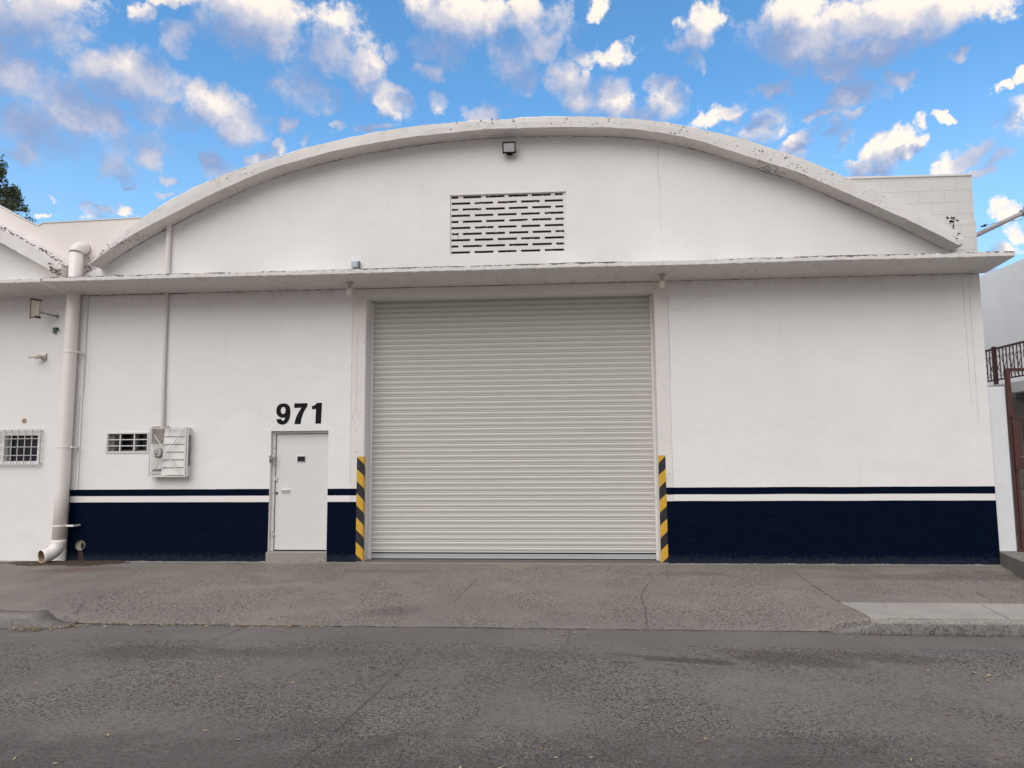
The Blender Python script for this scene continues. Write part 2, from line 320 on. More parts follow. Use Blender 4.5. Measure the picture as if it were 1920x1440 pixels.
def hazard(name, sgn, x0, off):
    m_, n, b, p = material(name)
    s3 = n.sep(p)
    # measure round the corner: width plus depth
    wdt = n.math('ADD', n.math('MULTIPLY', n.math('SUBTRACT', s3[0], x0), sgn), n.math('MULTIPLY', s3[1], 1.0))
    wob = n.math('MULTIPLY', n.noise(p, 5, 3), 0.02)
    t = n.math('ADD', n.math('ADD', s3[2], n.math('MULTIPLY', wdt, 0.95)), n.math('ADD', wob, off))
    f = n.math('FRACT', n.math('DIVIDE', t, 0.409))
    k = n.step(f, 0.497, 0.503)
    yel = n.mix(n.noise(p, 9, 5, 0.65), (0.56, 0.31, 0.018), (0.68, 0.40, 0.035))
    c = n.mix(k, (0.016, 0.016, 0.020), yel)
    chip = n.step(n.noise(p, 22, 5, 0.7), 0.69, 0.72)
    c = n.mix(n.math('MULTIPLY', chip, 0.8), c, (0.4, 0.36, 0.3))
    n.put(b.inputs['Base Color'], c); b.inputs['Roughness'].default_value = 0.5
    bump(n, b, n.noise(p, 12, 5), 0.3, 0.01)
    return m_

def concrete(name, col, agg=1.0, kind='pavement'):
    """exposed-aggregate concrete with pits, pale stones, blotches and stains"""
    m_, n, b, p = material(name)
    blot = n.noise(p, 0.45, 6, 0.62)
    mid = n.noise(p, 2.3, 6, 0.65)
    fine = n.noise(p, 45, 4, 0.7)
    c = n.mix(n.step(blot, 0.32, 0.68), tuple(x*0.80 for x in col), tuple(x*1.14 for x in col))
    c = n.mix(n.math('MULTIPLY', n.step(mid, 0.40, 0.70), 0.4), c, (col[0]*0.72, col[1]*0.72, col[2]*0.74))
    tint = n.noise(p, 0.9, 4, 0.5)
    c = n.mix(n.math('MULTIPLY', n.step(tint, 0.45, 0.7), 0.30), c, (col[0]*1.0, col[1]*0.93, col[2]*0.90))
    smooth = n.step(n.noise(p, 0.8, 5, 0.6, 0.4), 0.40, 0.60)      # where the paste is worn off and stones show
    aggm = n.math('MULTIPLY', n.math('MULTIPLY_ADD', smooth, 0.75, 0.25), agg)
    v1 = n.voro(n.vmath('ADD', p, n.vmath('SCALE', n.noise(p, 40, 2, color=True), scale=0.02)), 75)
    v2c = n.voro(p, 120, out='Color')
    stone = n.sep(v2c)[0]
    pit = n.math('MULTIPLY', n.step(v1, 0.50, 0.80), aggm)
    pit2 = n.math('MULTIPLY', n.step(n.noise(p, 33, 4, 0.75), 0.555, 0.60), aggm)
    c = n.mix(n.math('MULTIPLY', n.math('MULTIPLY', stone, aggm), 0.60), c, tuple(x*1.9 for x in col))
    c = n.mix(n.math('MULTIPLY', pit, 0.55), c, tuple(x*0.28 for x in col))
    c = n.mix(n.math('MULTIPLY', pit2, 0.80), c, tuple(x*0.28 for x in col))
    c = n.mix(n.math('MULTIPLY', n.step(fine, 0.35, 0.65), 0.25), c, tuple(x*0.7 for x in col))
    def stain(c, x, y, rx, ry, rot, colr, amt, edge=0.3, rag=0.5):
        q = n.mapping(n.vmath('MULTIPLY', p, (1, 1, 0)), (x, y, 0), (0, 0, rot), (rx, ry, 1), 'TEXTURE')
        d = n.math('ADD', n.vmath('LENGTH', q), n.math('MULTIPLY', n.math('SUBTRACT', n.noise(p, 4.2, 8, 0.74), 0.5), rag*3.4))
        return n.mix(n.step(d, 1.0, 1.0-edge, True, 0.0, amt), c, colr)
    dk = tuple(x*0.42 for x in col)
    if kind == 'road':
        c = stain(c, 1.45, -4.88, 0.24, 0.045, -0.2, dk, 0.7, 0.2)
        c = stain(c, 2.05, -5.05, 0.50, 0.11, -0.2, dk, 0.7, 0.2)
        c = stain(c, 1.42, -5.13, 0.16, 0.05, 0, dk, 0.4)
        c = stain(c, 3.0, -4.95, 0.75, 0.32, -0.3, (col[0]*0.64, col[1]*0.60, col[2]*0.58), 0.85, 0.5)
        c = stain(c, 3.9, -4.85, 0.7, 0.22, -0.2, (col[0]*0.62, col[1]*0.57, col[2]*0.55), 0.6, 0.5)
        c = stain(c, 4.9, -4.6, 1.0, 0.2, 0, tuple(x*0.95 for x in (col[0]*0.95, col[1], col[2]*1.1)), 0.6, 0.5)
        c = stain(c, -3.2, -5.0, 1.2, 0.35, 0.1, tuple(x*0.68 for x in col), 0.7, 0.6)
        c = stain(c, -1.8, -4.95, 1.0, 0.25, 0.0, tuple(x*0.72 for x in col), 0.7, 0.6)
        c = stain(c, 0.4, -4.9, 1.6, 0.28, 0.0, tuple(x*0.80 for x in col), 0.6, 0.6)
        c = stain(c, 2.2, -7.3, 0.25, 0.2, 0.0, tuple(x*0.60 for x in col), 0.6, 0.5)
        c = stain(c, 2.5, -7.1, 0.5, 0.3, 0.0, tuple(x*0.60 for x in col), 0.4, 0.5)
        c = stain(c, 0.4, -8.1, 9.0, 1.5, 0.0, tuple(x*0.56 for x in col), 0.8, 0.6)      # light falloff towards the near road, painted into the colour
        c = stain(c, -0.9, -6.9, 0.45, 0.3, 0.4, tuple(x*0.62 for x in col), 0.55, 0.5)
    elif kind == 'pavement':
        earth = (0.075, 0.055, 0.038)
        c = stain(c, -6.9, -0.9, 0.9, 0.45, 0.1, (0.17, 0.115, 0.095), 0.65, 0.6)
        c = stain(c, -8.6, -1.6, 0.9, 0.9, 0.1, (0.19, 0.14, 0.12), 0.5, 0.6)
        c = stain(c, 0.1, -0.32, 0.33, 0.16, 0.0, (0.31, 0.28, 0.235), 0.8, 0.15, 0.12)
        c = stain(c, -3.3, -1.9, 1.3, 0.22, 0.15, (0.31, 0.27, 0.21), 0.5, 0.6)
        c = stain(c, -1.8, -0.8, 1.1, 0.18, 0.0, tuple(x*0.55 for x in col), 0.5, 0.6)
        c = stain(c, -1.2, -3.2, 0.5, 0.3, 0.3, tuple(x*0.55 for x in col), 0.5, 0.6)
        c = stain(c, 2.7, -0.9, 0.9, 0.25, 0.0, tuple(x*0.62 for x in col), 0.5, 0.6)
        c = stain(c, 5.8, -1.2, 1.4, 0.35, 0.0, tuple(x*0.60 for x in col), 0.55, 0.6)
        c = stain(c, 7.0, -0.9, 1.0, 0.5, 0.0, tuple(x*0.60 for x in col), 0.6, 0.6)
        # pale dusty strip along the foot of the wall
        y3 = n.sep(p)[1]
        dust = n.math('MULTIPLY', n.step(n.math('ADD', y3, n.math('MULTIPLY', n.noise(p, 3, 5), 0.2)), -0.10, 0.02), 0.45)
        c = n.mix(dust, c, (0.42, 0.39, 0.36))
    elif kind == 'kerb':
        q = n.noise(p, 5, 6, 0.7)
        c = n.mix(n.math('MULTIPLY', n.step(q, 0.45, 0.7), 0.65), c, tuple(x*0.40 for x in col))
        zz = n.sep(p)[2]
        topm = n.step(n.math('ADD', zz, n.math('MULTIPLY', q, 0.02)), -0.030, -0.006)
        tcol = n.mix(n.step(n.sep(p)[0], -1, 1), (0.235, 0.210, 0.19), (0.33, 0.305, 0.275))
        c = n.mix(n.math('MULTIPLY', topm, 0.85), c, tcol)
        c = n.mix(n.step(n.math('ADD', zz, n.math('MULTIPLY', n.noise(p, 6, 4), 0.06)), -0.085, -0.125, True, 0, 0.6), c, (0.08, 0.05, 0.042))
    n.put(b.inputs['Base Color'], c)
    b.inputs['Roughness'].default_value = 0.88
    b.inputs['Specular IOR Level'].default_value = 0.25
    h = n.math('ADD', n.math('MULTIPLY', pit, -0.6), n.math('MULTIPLY', pit2, -1.0))
    h = n.math('ADD', h, n.math('MULTIPLY', fine, 0.4))
    h = n.math('ADD', h, n.math('MULTIPLY', mid, 0.8))
    bump(n, b, h, 0.9, 0.014)
    return m_
M['pavement'] = concrete('pavement_concrete', (0.250, 0.221, 0.196), 0.9, 'pavement')
M['gutter'] = concrete('gutter_concrete', (0.172, 0.158, 0.146), 0.25, 'plain')
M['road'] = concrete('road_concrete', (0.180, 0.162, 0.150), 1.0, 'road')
M['slab'] = concrete('new_slab_concrete', (0.375, 0.350, 0.318), 0.08, 'plain')
M['kerb'] = concrete('kerb_concrete', (0.225, 0.212, 0.197), 0.5, 'kerb')
M['kerb_top'] = concrete('kerb_top_concrete', (0.30, 0.28, 0.26), 0.2, 'plain')
M['step'] = concrete('door_step_concrete', (0.36, 0.33, 0.30), 0.3, 'plain')
M['entry_step'] = concrete('entry_step_concrete', (0.23, 0.215, 0.19), 0.4, 'plain')
M['rubble'] = concrete('broken_mortar', (0.30, 0.25, 0.215), 1.0, 'plain')
M['ground'] = concrete('far_ground', (0.22, 0.20, 0.18), 0.3, 'plain')

def leaf_mat(name, a, b_, rough=0.6):
    m_, n, b, p = material(name)
    inf = n.node('ShaderNodeNewGeometry').outputs['Random Per Island']
    n.put(b.inputs['Base Color'], n.mix(inf, a, b_)); b.inputs['Roughness'].default_value = rough
    return m_
M['dry_leaf'] = leaf_mat('dry_leaf', (0.16, 0.10, 0.04), (0.50, 0.40, 0.20))
M['tree_leaf'] = leaf_mat('tree_leaf', (0.030, 0.046, 0.014), (0.105, 0.120, 0.045), 0.45)

# ------------------------------------------------------------------ mesh helpers
class MB:
    """collects simple shapes; build() links them as ONE mesh object"""
    def __init__(s): s.bm = bmesh.new()
    def face(s, vs):
        try: return s.bm.faces.new([s.bm.verts.new(v_) for v_ in vs])
        except Exception: return None
    def box(s, x0, x1, y0, y1, z0, z1):
        return s.hexa([(x0,y0,z0),(x1,y0,z0),(x1,y1,z0),(x0,y1,z0),(x0,y0,z1),(x1,y0,z1),(x1,y1,z1),(x0,y1,z1)])
    def hexa(s, p):
        v_ = [s.bm.verts.new(q) for q in p]
        for f in ((0,3,2,1),(4,5,6,7),(0,1,5,4),(1,2,6,5),(2,3,7,6),(3,0,4,7)):
            s.bm.faces.new([v_[i] for i in f])
        return s
    def prism(s, poly, y0, y1, axis='y'):
        """polygon in XZ (axis y) or XY (axis z) extruded"""
        def P(a, b_, d): return (a, d, b_) if axis == 'y' else ((a, b_, d) if axis == 'z' else (d, a, b_))
        A = [s.bm.verts.new(P(a, b_, y0)) for a, b_ in poly]
        B = [s.bm.verts.new(P(a, b_, y1)) for a, b_ in poly]
        s.bm.faces.new(A); s.bm.faces.new(B[::-1])
        for i in range(len(poly)):
            j = (i+1) % len(poly)
            s.bm.faces.new([A[j], A[i], B[i], B[j]])
        return s
    def tube(s, path, r, seg=14, cap=True, r2=None):
        path = [Vector(q) for q in path]
        rings = []
        ref = None
        for i, q in enumerate(path):
            t = (path[min(i+1, len(path)-1)] - path[max(i-1, 0)]).normalized()
            if ref is None:
                ref = Vector((0, 0, 1)) if abs(t.z) < 0.9 else Vector((1, 0, 0))
            a = t.cross(ref).normalized(); b_ = t.cross(a).normalized(); ref = a.cross(t).normalized() if False else ref
            if abs(t.dot(ref)) > 0.98:
                ref = Vector((1, 0, 0)) if abs(t.x) < 0.9 else Vector((0, 1, 0))
                a = t.cross(ref).normalized(); b_ = t.cross(a).normalized()
            if rings:   # keep the rings aligned
                pa = rings[-1][1]
                a = (pa - t*pa.dot(t)).normalized(); b_ = t.cross(a).normalized()
            rad = r[i] if isinstance(r, (list, tuple)) else r
            ring = [s.bm.verts.new(q + a*math.cos(2*math.pi*k/seg)*rad + b_*math.sin(2*math.pi*k/seg)*rad) for k in range(seg)]
            rings.append((ring, a))
        for i in range(len(rings)-1):
            A, B = rings[i][0], rings[i+1][0]
            for k in range(seg):
                s.bm.faces.new([A[k], A[(k+1) % seg], B[(k+1) % seg], B[k]])
        if cap:
            s.bm.faces.new(rings[0][0][::-1]); s.bm.faces.new(rings[-1][0])
        return s
    def lathe(s, prof, c, axis=(0, 0, 1), seg=20):
        """prof: (radius, height along axis)"""
        ax = Vector(axis).normalized(); a = ax.orthogonal().normalized(); b_ = ax.cross(a)
        c = Vector(c); prev = None
        for (r_, h_) in prof:
            ring = [s.bm.verts.new(c + ax*h_ + (a*math.cos(2*math.pi*k/seg) + b_*math.sin(2*math.pi*k/seg))*max(r_, 1e-4)) for k in range(seg)]
            if prev:
                for k in range(seg): s.bm.faces.new([prev[k], prev[(k+1) % seg], ring[(k+1) % seg], ring[k]])
            else: s.bm.faces.new(ring[::-1])
            prev = ring
        s.bm.faces.new(prev)
        return s
    def build(s, name, mat, parent=None, bevel=0.0, smooth=False, sub=0, merge=True):
        if merge: bmesh.ops.remove_doubles(s.bm, verts=s.bm.verts, dist=1e-5)
        bmesh.ops.recalc_face_normals(s.bm, faces=s.bm.faces)
        me = bpy.data.meshes.new(name); s.bm.to_mesh(me); s.bm.free()
        me.materials.append(mat)
        if smooth:
            for f in me.polygons: f.use_smooth = True
        o = bpy.data.objects.new(name, me); C.objects.link(o)
        if bevel > 0:
            b_ = o.modifiers.new("bevel", 'BEVEL'); b_.width = bevel; b_.segments = 2; b_.limit_method = 'ANGLE'; b_.angle_limit = R(40)
        if parent is not None:
            o.parent = parent
            # children are written in world coordinates; keep them where they are
            pm = Matrix.Identity(4); q = parent; chain = []
            while q is not None: chain.append(q); q = q.parent
            for q in reversed(chain): pm = pm @ Matrix.Translation(q.location)
            off = pm.translation
            if off.length > 0:
                me.transform(Matrix.Translation(-off))
        if smooth:
            try:
                md = o.modifiers.new("n", 'WEIGHTED_NORMAL'); md.keep_sharp = True
            except Exception: pass
        return o
def tag(o, label=None, cat=None, group=None, kind=None):
    if label: o['label'] = label
    if cat: o['category'] = cat
    if group: o['group'] = group
    if kind: o['kind'] = kind
    return o
def thing(name, label, cat, loc, group=None):
    o = bpy.data.objects.new(name, None); o.location = loc; o.empty_display_size = 0.2
    C.objects.link(o); return tag(o, label, cat, group)
def copy_tree(o, parent=None):
    kids = list(o.children)
    c = o.copy(); C.objects.link(c); c.parent = parent
    for k in kids: copy_tree(k, c)
    return c
def lerp(a, b, t): return a + (b-a)*t
def sstep(a, b, x):
    t = max(0.0, min(1.0, (x-a)/(b-a))); return t*t*(3-2*t)
def interp(pts, x):
    """monotone-ish cubic through points"""
    n_ = len(pts)
    if x <= pts[0][0]: return pts[0][1]
    if x >= pts[-1][0]: return pts[-1][1]
    for i in range(n_-1):
        if pts[i][0] <= x <= pts[i+1][0]:
            x0, y0 = pts[i]; x1, y1 = pts[i+1]
            def slope(j):
                if j == 0: return (pts[1][1]-pts[0][1])/(pts[1][0]-pts[0][0])
                if j == n_-1: return (pts[-1][1]-pts[-2][1])/(pts[-1][0]-pts[-2][0])
                return (pts[j+1][1]-pts[j-1][1])/(pts[j+1][0]-pts[j-1][0])
            h = x1-x0; t = (x-x0)/h; m0 = slope(i)*h; m1 = slope(i+1)*h
            return (2*t**3-3*t**2+1)*y0 + (t**3-2*t**2+t)*m0 + (-2*t**3+3*t**2)*y1 + (t**3-t**2)*m1
def nz(x, y=0.0, z=0.0): return noise.noise(Vector((x, y, z)))

# ------------------------------------------------------------------ ground, pavement, road
def gz(x, y):
    if y >= -0.0: return 0.0
    s = sstep(-5.35, -4.5, x) * (1 - sstep(3.5, 4.12, x + 0.25*sstep(-1.5, 0, y)))
    t = min(1.0, -y/3.86)
    z = -0.142 * s * t**1.25
    z += -0.055*sstep(6.0, 7.6, x)*sstep(0, -1.0, y)*(1-sstep(-2.2, -3.0, y))
    z += 0.012*nz(x*0.9, y*0.9, 3.0)*min(1, -y*2)*min(1, (3.95+y)*1.5 if y > -3.95 else 0)
    return z
def grid(name, xs, ys, fz, mat, lab=None, parent=None, skip=None, smooth=True):
    bm = bmesh.new(); vv = {}
    for i, x in enumerate(xs):
        for j, y in enumerate(ys): vv[i, j] = bm.verts.new((x, y, fz(x, y)))
    for i in range(len(xs)-1):
        for j in range(len(ys)-1):
            bm.faces.new([vv[i, j], vv[i+1, j], vv[i+1, j+1], vv[i, j+1]])
    me = bpy.data.meshes.new(name); bm.to_mesh(me); bm.free(); me.materials.append(mat)
    for f in me.polygons: f.use_smooth = smooth
    o = bpy.data.objects.new(name, me); C.objects.link(o)
    return o
def fr(a, b, n_): return [a + (b-a)*i/n_ for i in range(n_+1)]

tag(grid('ground', [-400, -40, -14, 14, 40, 400], [-400, -60, -20, 60, 400], lambda x, y: -0.20, M['ground']), kind='structure')
pav = grid('pavement', fr(-14, 14, 224), [-3.875, -3.868] + fr(-3.86, 0.0, 60), lambda x, y: gz(x, -3.86) - 0.012 if y == -3.868 else (-0.19 if y == -3.875 else gz(x, y)), M['pavement']); tag(pav, kind='structure')
tag(grid('gutter', fr(-14, 14, 112), fr(-4.53, -3.86, 10), lambda x, y: -0.146 - 0.006*math.sin((y+4.53)/0.67*math.pi) + 0.003*nz(x, y*3), M['gutter']), kind='structure')
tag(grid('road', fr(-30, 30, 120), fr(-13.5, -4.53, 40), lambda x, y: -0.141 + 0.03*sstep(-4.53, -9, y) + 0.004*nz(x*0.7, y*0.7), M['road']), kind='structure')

def crack(name, pts, w, mat, zf, jit=0.02, sub=14, kind='structure', parent=None, label=None):
    """thin ragged joint line lying on the surface"""
    bm = bmesh.new(); P = []
    for i in range(len(pts)-1):
        for k in range(sub):
            t = k/sub; P.append((lerp(pts[i][0], pts[i+1][0], t), lerp(pts[i][1], pts[i+1][1], t)))
    P.append(pts[-1])
    prev = None
    for i, (x, y) in enumerate(P):
        x2 = x + jit*nz(i*0.55, pts[0][0]*3, 1.0); y2 = y + jit*nz(i*0.55, pts[0][1]*3, 5.0)
        j = min(i+1, len(P)-1); k = max(i-1, 0)
        t = Vector((P[j][0]-P[k][0], P[j][1]-P[k][1])).normalized()
        ww = w*(0.35+0.65*abs(nz(i*0.8, 7.7, pts[0][0])*1.6+0.4))
        a = (x2 - t.y*ww/2, y2 + t.x*ww/2); b_ = (x2 + t.y*ww/2, y2 - t.x*ww/2)
        A = bm.verts.new((a[0], a[1], zf(*a))); B = bm.verts.new((b_[0], b_[1], zf(*b_)))
        if prev: bm.faces.new([prev[0], prev[1], B, A])
        prev = (A, B)
    me = bpy.data.meshes.new(name); bm.to_mesh(me); bm.free(); me.materials.append(mat)
    o = bpy.data.objects.new(name, me); C.objects.link(o)
    if parent: o.parent = parent
    return o
M['crack'] = paint('crack_dirt', (0.035, 0.028, 0.024), 0.9, 0.3)
M['crack_soft'] = paint('joint_dirt', (0.085, 0.074, 0.066), 0.9, 0.3)
pz = lambda x, y: gz(x, y) + 0.005
rz = lambda x, y: -0.141 + 0.03*sstep(-4.53, -9, y) + 0.004*nz(x*0.7, y*0.7) + 0.005
gtz = lambda x, y: -0.138
for pts, w in [([(2.05, -1.6), (1.89, -2.3), (1.86, -3.0), (1.80, -3.84)], 0.012), ([(-0.42, -1.35), (-0.55, -2.75)], 0.011),
               ([(4.34, -0.75), (4.22, -2.0), (4.17, -3.05)], 0.012), ([(6.1, -2.3), (6.0, -2.9)], 0.01),
               ([(-5.15, -3.3), (-4.95, -3.75)], 0.010)]:
    crack('pavement', pts, w, M['crack_soft'], pz, parent=pav)
for o in list(pav.children): o.name = 'crack'
rd = bpy.data.objects['road']
for pts, w in [([(-0.56, -4.75), (-0.62, -5.8), (-0.80, -7.8)], 0.006)]:
    o = crack('crack', pts, w, M['crack_soft'], rz, parent=rd)
gt = bpy.data.objects['gutter']
for pts, w in [([(-9, -3.90), (-4.9, -3.88)], 0.022), ([(-4.9, -3.88), (-2.5, -3.875), (0, -3.87), (2.2, -3.875), (3.8, -3.87)], 0.017), ([(0.95, -3.9), (0.90, -4.5)], 0.007),
               ([(-2.75, -3.9), (-2.85, -4.5)], 0.014), ([(-12, -4.53), (-2, -4.52), (5, -4.53), (9, -4.53)], 0.005)]:
    crack('crack', pts, w, M['crack'] if w > 0.015 else M['crack_soft'], gtz, parent=gt, sub=40 if abs(pts[0][0]-pts[-1][0]) > 2 else 12)

# new concrete slab and kerb on the right
slab = MB()
outl = [(4.15, -3.07)] + [(4.15 + 0.20*math.sin(t*1.5) - 0.20*t*0.9, -3.07 - 0.83*t) for t in fr(0, 1, 8)][1:] + [(14, -3.90), (14, -3.07)]
slab.prism(outl, -0.16, 0.012, 'z').build('pavement', M['slab'], bevel=0.006)
sl = bpy.data.objects['pavement.001'] if 'pavement.001' in bpy.data.objects else None
if sl: sl.name = 'pavement_slab'; tag(sl, kind='structure')
crack('crack', [(5.72, -3.07), (5.60, -3.9)], 0.008, M['crack_soft'], lambda x, y: 0.016, parent=sl)
crack('crack', [(4.62, -3.12), (4.56, -3.4)], 0.004, M['crack_soft'], lambda x, y: 0.016, parent=sl)
def kerb(name, x0, x1, hfun, yfun, mat, back, n_=80, rough=0.004, top=None):
    bm = bmesh.new(); rows = []
    for x in fr(x0, x1, n_):
        h = hfun(x); yf = yfun(x); base = -0.152
        prof = [(yf+0.0, base), (yf+0.004, base+h*0.35), (yf+0.012, base+h*0.72), (yf+0.024, base+h*0.92), (yf+0.045, base+h), (yf+0.09, base+h+0.001), (back(x), base+h+0.001), (back(x), base)]
        rows.append([bm.verts.new((x + 0, y + rough*nz(x*9, y*9, z*9)*1.5, z + (rough*nz(x*7+4, y*9, z*14)*1.5 if k > 0 else 0))) for k, (y, z) in enumerate(prof)])
    for a, b_ in zip(rows, rows[1:]):
        for k in range(len(a)-1): bm.faces.new([a[k], a[k+1], b_[k+1], b_[k]])
    bm.faces.new(rows[0]); bm.faces.new(rows[-1][::-1])
    bmesh.ops.recalc_face_normals(bm, faces=bm.faces)
    me = bpy.data.meshes.new(name); bm.to_mesh(me); bm.free(); me.materials.append(mat)
    for f in me.polygons: f.use_smooth = True
    o = bpy.data.objects.new(name, me); C.objects.link(o); tag(o, kind='structure'); return o
kerb('kerb', 3.72, 14, lambda x: 0.02 + 0.142*sstep(3.70, 4.42, x), lambda x: -3.99 + 0.05*(1-sstep(3.7, 4.5, x))**1.5 , M['kerb'], lambda x: -3.905 + 0.05*(1-sstep(3.7, 4.3, x)))
kerb('kerb', -14, -4.82, lambda x: 0.153 - 0.125*sstep(-5.25, -4.98, x) + 0.012*nz(x*6, 2.2)*sstep(-5.8, -5.0, x), lambda x: -4.16 + 0.10*sstep(-5.2, -4.8, x), M['kerb'], lambda x: -3.83, n_=220, rough=0.008)

# ------------------------------------------------------------------ the warehouse
WL, WR = -7.81, 7.765
TH = 0.40
outer = [(-7.45, 5.22), (-7.0, 5.66), (-6.57, 5.96), (-5.88, 6.39), (-5.0, 6.76), (-4.25, 7.0), (-3.3, 7.24), (-2.35, 7.41), (-1.2, 7.53), (0.08, 7.57), (1.2, 7.55),
         (2.26, 7.455), (3.2, 7.26), (4.01, 7.01), (4.87, 6.68), (5.95, 6.12), (6.85, 5.64), (7.40, 5.25)]
inner = [(-7.52, 5.14), (-7.0, 5.50), (-5.87, 6.10), (-5.0, 6.50), (-4.25, 6.79), (-3.3, 7.04), (-2.34, 7.21), (-1.2, 7.335), (0.08, 7.38), (1.2, 7.35), (2.25, 7.26),
         (3.2, 7.03), (4.0, 6.73), (4.85, 6.40), (5.69, 5.98), (6.5, 5.56), (7.30, 5.10)]
fo = lambda x: interp(outer, x)
fi = lambda x: interp(inner, x)

wh = thing('warehouse', 'long white warehouse front with arched roofline, large grey roller shutter and navy painted base', 'warehouse', (0, 0, 0))

# openings: x0, x1, z0, z1
HO = [(-2.53, 2.46, 0.0, 4.55), (-4.19, -3.17, 0.0, 2.23), (-7.16, -6.43, 1.89, 2.21), (-1.05, 0.985, 5.285, 6.355)]
def wall_solid(x0, x1, holes, topf, samples, y0, th, zs_extra=(), name='wall', mat=None, parent=None, zmax=7.4):
    xs = sorted(set([round(x, 4) for x in [x0, x1] + [h[0] for h in holes] + [h[1] for h in holes] + samples if x0 <= x <= x1]))
    zs = sorted(set([0.0] + [h[2] for h in holes] + [h[3] for h in holes] + list(zs_extra)))
    zs = [z for z in zs if z < zmax]
    bm = bmesh.new(); cache = {}
    def V(x, y, z):
        k = (round(x, 4), round(y, 4), round(z, 4))
        if k not in cache: cache[k] = bm.verts.new(k)
        return cache[k]
    def F(vs):
        u = []
        for v_ in vs:
            if v_ not in u: u.append(v_)
        if len(u) >= 3:
            try: bm.faces.new(u)
            except ValueError: pass
    def inhole(xm, zm): return any(h[0] < xm < h[1] and h[2] < zm < h[3] for h in holes)
    for i in range(len(xs)-1):
        a, b_ = xs[i], xs[i+1]; xm = (a+b_)/2
        col = zs + [None]
        for j in range(len(zs)):
            zl = zs[j]; zh = zs[j+1] if j+1 < len(zs) else 99
            za0, za1 = min(zl, topf(a)), min(zh, topf(a)); zb0, zb1 = min(zl, topf(b_)), min(zh, topf(b_))
            if inhole(xm, (zl + min(zh, 20))/2 if zh < 99 else zl + 0.01): continue
            F([V(a, y0, za0), V(b_, y0, zb0), V(b_, y0, zb1), V(a, y0, za1)])
            F([V(a, y0+th, za1), V(b_, y0+th, zb1), V(b_, y0+th, zb0), V(a, y0+th, za0)])
        F([V(a, y0, topf(a)), V(b_, y0, topf(b_)), V(b_, y0+th, topf(b_)), V(a, y0+th, topf(a))])
    for h in holes:
        for (p, q) in (((h[0], h[2]), (h[0], h[3])), ((h[0], h[3]), (h[1], h[3])), ((h[1], h[3]), (h[1], h[2])), ((h[1], h[2]), (h[0], h[2]))):
            if p[1] == 0.0 and q[1] == 0.0: continue
            pts = [p, q]
            if p[1] == q[1]:
                xx = sorted([x for x in xs if min(p[0], q[0]) <= x <= max(p[0], q[0])]); segs = list(zip([(x, p[1]) for x in xx], [(x, p[1]) for x in xx[1:]]))
            else:
                zz = sorted([z for z in zs if min(p[1], q[1]) <= z <= max(p[1], q[1])]); segs = list(zip([(p[0], z) for z in zz], [(p[0], z) for z in zz[1:]]))
            for s0, s1 in segs:
                F([V(s0[0], y0, s0[1]), V(s1[0], y0, s1[1]), V(s1[0], y0+th, s1[1]), V(s0[0], y0+th, s0[1])])
    for xe in (x0, x1):
        zz = [z for z in zs if z < topf(xe)] + [topf(xe)]
        for s0, s1 in zip(zz, zz[1:]): F([V(xe, y0, s0), V(xe, y0, s1), V(xe, y0+th, s1), V(xe, y0+th, s0)])
    bmesh.ops.recalc_face_normals(bm, faces=bm.faces)
    me = bpy.data.meshes.new(name); bm.to_mesh(me); bm.free(); me.materials.append(mat)
    o = bpy.data.objects.new(name, me); C.objects.link(o); o.parent = parent
    return o
def topw(x):
    if x <= -7.52: return 5.10
    if x >= 7.30: return 5.10
    return fi(x) + 0.05
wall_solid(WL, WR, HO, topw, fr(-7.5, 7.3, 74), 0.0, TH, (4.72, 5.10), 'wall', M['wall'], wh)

# side and back walls and the barrel roof, so the building is a building
b = MB()
b.box(WL, WL+0.3, TH, 24, 0, 5.1); b.build('side_wall', M['wall_old'], wh)
b = MB(); b.box(WR-0.3, WR, TH, 24, 0, 5.3); b.build('side_wall', M['wall_old'], wh)
b = MB(); b.box(WL+0.3, WR-0.3, 23.7, 24, 0, 5.2); b.build('back_wall', M['wall_old'], wh)
rf = MB()
xs = fr(-7.45, 7.40, 48)
for a, c_ in zip(xs, xs[1:]):
    rf.hexa([(a, 0.02, fo(a)-0.12), (c_, 0.02, fo(c_)-0.12), (c_, 24, fo(c_)-0.12), (a, 24, fo(a)-0.12), (a, 0.02, fo(a)-0.03), (c_, 0.02, fo(c_)-0.03), (c_, 24, fo(c_)-0.03), (a, 24, fo(a)-0.03)])
rf.build('roof', M['wall_old'], wh)

# arch beam: slightly faceted, hand-cast concrete
def arch_mesh(name, fo_, fi_, x0, x1, yf, yb, parent, mat, n_=260, shift=0, dz=0, amp=0.014):
    bm = bmesh.new(); rows = []
    for i, x in enumerate(fr(x0, x1, n_)):
        zo, zi = fo_(x), fi_(x)
        j = lambda k: amp*nz(x*1.3, k*5.1, shift) + amp*0.5*nz(x*5, k*3.3, shift) + amp*0.35*nz(x*14, k*2.3, shift)
        # sight the normal so thickness stays even
        P = [(x, yf + j(1), zi + dz + j(2)), (x, yf + j(3)*0.6, (zi+zo)/2 + dz), (x, yf + j(3) + 0.006, zo + dz - 0.016 + j(4)*1.3), (x, yf + 0.03, zo + dz + j(5)*1.4), (x, yb, zo + dz + 0.01), (x, yb, zi + dz)]
        rows.append([bm.verts.new(q) for q in P])
    for a, c_ in zip(rows, rows[1:]):
        for k in range(6): bm.faces.new([a[k], a[(k+1) % 6], c_[(k+1) % 6], c_[k]])
    bm.faces.new(rows[0][::-1]); bm.faces.new(rows[-1])
    bmesh.ops.recalc_face_normals(bm, faces=bm.faces)
    me = bpy.data.meshes.new(name); bm.to_mesh(me); bm.free(); me.materials.append(mat)
    o = bpy.data.objects.new(name, me); C.objects.link(o); o.parent = parent; return o
